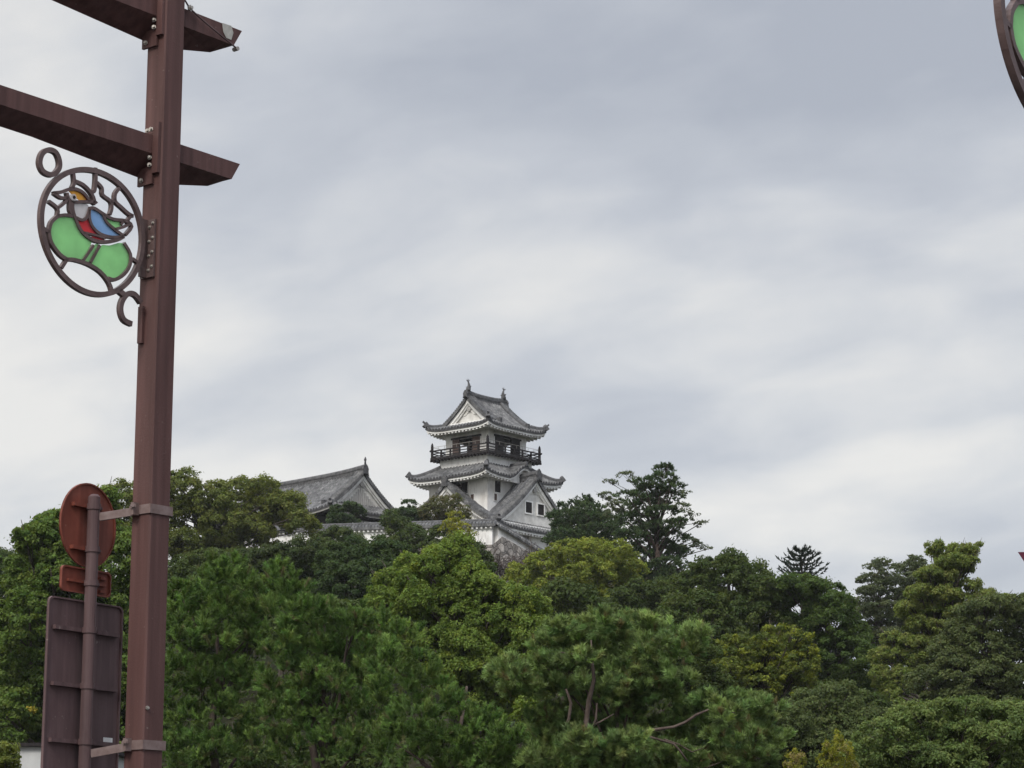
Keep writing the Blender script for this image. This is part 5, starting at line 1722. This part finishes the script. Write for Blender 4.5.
    e = MB(); ex = [c0 + DN * 0.024 + (DB * math.cos(a) + Vector((0, 0, math.sin(a)))) * 0.013 for a in [2 * math.pi * k / 10 for k in range(10)]]
    e.prism(ex, DN * 0.006); e.build('pupil', DARKIN, eye)
    # fixing plate on the column with its rivets
    f = MB()
    za, zb = pO.hit(146, 278).z, pO.hit(146, 220).z
    a_, b_ = -CW - 0.02, -CW - 0.003
    f.hexa([loc(a_, -0.075, za), loc(b_, -0.075, za), loc(b_, CW - 0.03, za), loc(a_, CW - 0.03, za), loc(a_, -0.075, zb), loc(b_, -0.075, zb), loc(b_, CW - 0.03, zb), loc(a_, CW - 0.03, zb)])
    f.hexa([loc(a_ - 0.06, -0.03, za), loc(a_, -0.03, za), loc(a_, -0.003, za), loc(a_ - 0.06, -0.003, za), loc(a_ - 0.06, -0.03, zb), loc(a_, -0.03, zb), loc(a_, -0.003, zb), loc(a_ - 0.06, -0.003, zb)])
    fp = f.build('fixing_plate', ORNPAINT, par)
    for k in range(4):
        for n_ in (0.02, 0.055):
            bb = MB(); bolt(bb, loc(a_, n_, za + (zb - za) * (0.12 + 0.25 * k + (0.06 if n_ > 0.03 else 0))), -DB, 0.011, 0.014); bb.build('rivet', STEEL, fp)


ORN = thing('bird_ornament', 'oval metal ornament with a stained glass bird, fixed to the left street post', 'ornament', tuple(base), 0, 'bird ornaments on the street posts')
ornament(ORN)


def copy_tree(o, parent=None, keep=True):
    c_ = o.copy()
    COL.objects.link(c_)
    c_.parent = parent
    for ch in list(o.children):
        copy_tree(ch, c_)
    return c_


# its twin on the next post, almost wholly beyond the right edge
T0 = pO.hit(90, 232)                                     # centre of the first ornament
T1 = at(1048, 34, 10.2)
orn2 = copy_tree(ORN)
orn2.location = Vector(base) + (T1 - T0)
orn2['label'] = 'bird ornament cut off by the right edge, only its ring and green glass showing'
fr2 = thing('street_frame', 'brown street post beyond the right edge carrying the cut-off ornament', 'post', tuple(Vector((base.x + T1.x - T0.x, base.y + T1.y - T0.y, 0))))
m = MB(); chamfer_column(m, -0.05, 6.6, CW); m.build('column', PAINT, fr2)

# ------------------------------------------------------------------ road sign seen from behind
AS = math.radians(30)
DS = Vector((math.sin(AS), math.cos(AS), 0)); NS = Vector((math.cos(AS), -math.sin(AS), 0))
sp0 = at(90.5, 600, PD - 0.05)
sb = Vector((sp0.x, sp0.y, 0))
SIGN = thing('road_sign', 'back of a round red sign above a large brown plate, beside the brown post', 'road sign', tuple(sb))
pS = Plane(sb - NS * 0.075, DS)
PR = 0.046
ztop = Plane(sb, DS).hit(94, 497).z
m = MB(); m.tube([(0, 0, -0.05), (0, 0, ztop), (0, 0, ztop + 0.02)], [PR, PR, PR * 0.6], 16); m.build('sign_post', PAINT2, SIGN, smooth=False)


def sl_(q, n, z):
    return DS * q + NS * n + Vector((0, 0, z))


cq, cz = pS.qz(87.6, 525.5)
rz_ = (pS.qz(87.6, 483)[1] - pS.qz(87.6, 568)[1]) / 2
m = MB()
circ = [(cq + rz_ * math.cos(2 * math.pi * k / 40), cz + rz_ * math.sin(2 * math.pi * k / 40)) for k in range(40)]
m.prism([sl_(a, -0.078, b) for a, b in circ], NS * 0.006)
disc = m.build('round_plate', REDBACK, SIGN)
m = MB()
rim = []
for k in range(40):
    a, b = circ[k]
    rim.append((sl_(a, -0.08, b), sl_(a, -0.062, b), sl_(cq + (a - cq) * 0.965, -0.062, cz + (b - cz) * 0.965), sl_(cq + (a - cq) * 0.965, -0.08, cz + (b - cz) * 0.965)))
vs = [p for r in rim for p in r]
m.add(vs, [(k * 4 + e, k * 4 + (e + 1) % 4, ((k + 1) % 40) * 4 + (e + 1) % 4, ((k + 1) % 40) * 4 + e) for k in range(40) for e in range(4)])
m.build('rim', REDBACK, disc)


def round_rect(q0, q1, z0, z1, r, n=5):
    out = []
    for (cx, cz_, a0) in ((q1 - r, z1 - r, 0), (q0 + r, z1 - r, 90), (q0 + r, z0 + r, 180), (q1 - r, z0 + r, 270)):
        for k in range(n + 1):
            a = math.radians(a0 + 90 * k / n)
            out.append((cx + r * math.cos(a), cz_ + r * math.sin(a)))
    return out


def plate(name, q0, q1, z0, z1, r, mat, par, n=-0.078):
    o = round_rect(q0, q1, z0, z1, r)
    mb = MB(); mb.prism([sl_(a, n, b) for a, b in o], NS * 0.004)
    p_ = mb.build(name, mat, par)
    k = len(o)
    cx, cy = (q0 + q1) / 2, (z0 + z1) / 2
    hw, hh = (q1 - q0) / 2, (z1 - z0) / 2
    vs, fs = [], []
    for a, b in o:
        i_ = (cx + (a - cx) * (1 - 0.012 / hw), cy + (b - cy) * (1 - 0.012 / hh))
        vs += [sl_(a, n - 0.002, b), sl_(a, n + 0.02, b), sl_(i_[0], n + 0.02, i_[1]), sl_(i_[0], n - 0.002, i_[1])]
    for j in range(k):
        for e in range(4):
            fs.append((j * 4 + e, j * 4 + (e + 1) % 4, ((j + 1) % k) * 4 + (e + 1) % 4, ((j + 1) % k) * 4 + e))
    mb = MB(); mb.add(vs, fs); mb.build('rim', mat, p_)
    return p_


qa, za = pS.qz(60, 577); qb, zb = pS.qz(109.5, 586)
zmid = (pS.qz(85, 566)[1] + pS.qz(85, 597)[1]) / 2
hh = (pS.qz(60, 564)[1] - pS.qz(60, 590)[1]) / 2
plate('small_plate', qa, qb, zmid - hh, zmid + hh, 0.04, REDBACK, SIGN)
qa2 = pS.qz(46, 640)[0]; qb2 = pS.qz(119.5, 680)[0]
zt_ = pS.qz(84, 601)[1]
LP = plate('large_plate', qa2, qb2, zt_ - 1.95, zt_, 0.05, PAINT2, SIGN)
q1_, z1_ = pS.qz(103, 738); q2_, z2_ = pS.qz(112, 744.5)
m = MB(); m.prism([sl_(a, -0.0735, b) for a, b in ((q1_, z1_ - 0.045), (q2_, z1_ - 0.045), (q2_, z1_ + 0.005), (q1_, z1_ + 0.005))], NS * 0.002); m.build('sticker', WHITEDECAL, LP)
bars = [(525.5 - 18, -0.6, 0.55, REDBACK), (525.5 + 21, -0.6, 0.6, REDBACK)]
for py, a, b in ((506, 0.62, 0.42), (549, 0.62, 0.42)):
    z = Plane(sb, DS).hit(93, py).z
    m = MB(); m.bar(sl_(cq - rz_ * a, -0.06, z), sl_(cq + rz_ * b, -0.06, z), 0.028, 0.05, NS); m.build('sign_bracket', REDBACK, SIGN)
for py in (506, 549, 583, 630, 686, 742):
    z = Plane(sb, DS).hit(90 if py < 600 else 87, py).z
    m = MB(); m.tube([(0, 0, z - 0.022), (0, 0, z + 0.022)], [PR + 0.008] * 2, 16)
    m.bar(sl_(PR, -0.04, z), sl_(PR + 0.06, -0.04, z), 0.04, 0.045); bolt(m, sl_(PR + 0.05, -0.02, z), NS, 0.014, 0.02)
    m.build('post_clamp', PAINT2, SIGN)
z = Plane(sb, DS).hit(90, 583).z
for dz in (-0.05, 0.0, 0.05):
    m = MB(); m.bar(sl_((qa if dz == 0 else qb - 0.2) + 0.07, -0.062, z + dz + 0.01), sl_(qb - 0.07, -0.062, z + dz + 0.01), 0.02, 0.022, NS); m.build('sign_bracket', REDBACK, SIGN)
for py in (630, 686, 742):
    z = Plane(sb, DS).hit(87, py).z
    m = MB(); m.bar(sl_(qa2 + 0.06, -0.06, z), sl_(qb2 - 0.06, -0.06, z), 0.03, 0.045, NS); m.build('sign_bracket', PAINT2, SIGN)
# struts that tie the sign post to the frame's bands
for z, dzz in ((zb1, -0.05), (zb2, -0.06)):
    a = Vector((0, 0, z + dzz)) + (Vector((base.x, base.y, 0)) - sb).normalized() * PR
    col_pt = base + loc(-CW - 0.012, -0.02, z) - sb
    m = MB(); m.bar(a, Vector((col_pt.x, col_pt.y, z - 0.01)), 0.03, 0.06)
    m.bar(Vector((col_pt.x, col_pt.y, z - 0.045)) - DB * 0.03, Vector((col_pt.x, col_pt.y, z + 0.05)) - DB * 0.03, 0.06, 0.03, DN)
    bolt(m, Vector((col_pt.x, col_pt.y, z + 0.02)) - DB * 0.05, -DB + DN, 0.018, 0.04)
    m.build('strut', BAND, SIGN)

# ------------------------------------------------------------------ tip of a triangular sign at the right edge
tp = at(1018, 552, 14.0)
TS = thing('triangular_sign', 'corner of a dark red inverted triangular sign at the right edge', 'road sign', (tp.x + 0.42, 14.0, 0))
m = MB(); hgt = 0.70
m.prism([(-0.42, 0, tp.z), (0.42, 0, tp.z), (0.0, 0, tp.z - hgt)], (0, 0.004, 0)); m.build('plate', REDSIGN, TS)
m = MB(); m.tube([(0, 0.06, -0.05), (0, 0.06, tp.z + 0.05)], [0.038, 0.038], 12); m.build('sign_post', PAINT2, TS)
print('leaves/needles', NLEAF[0])
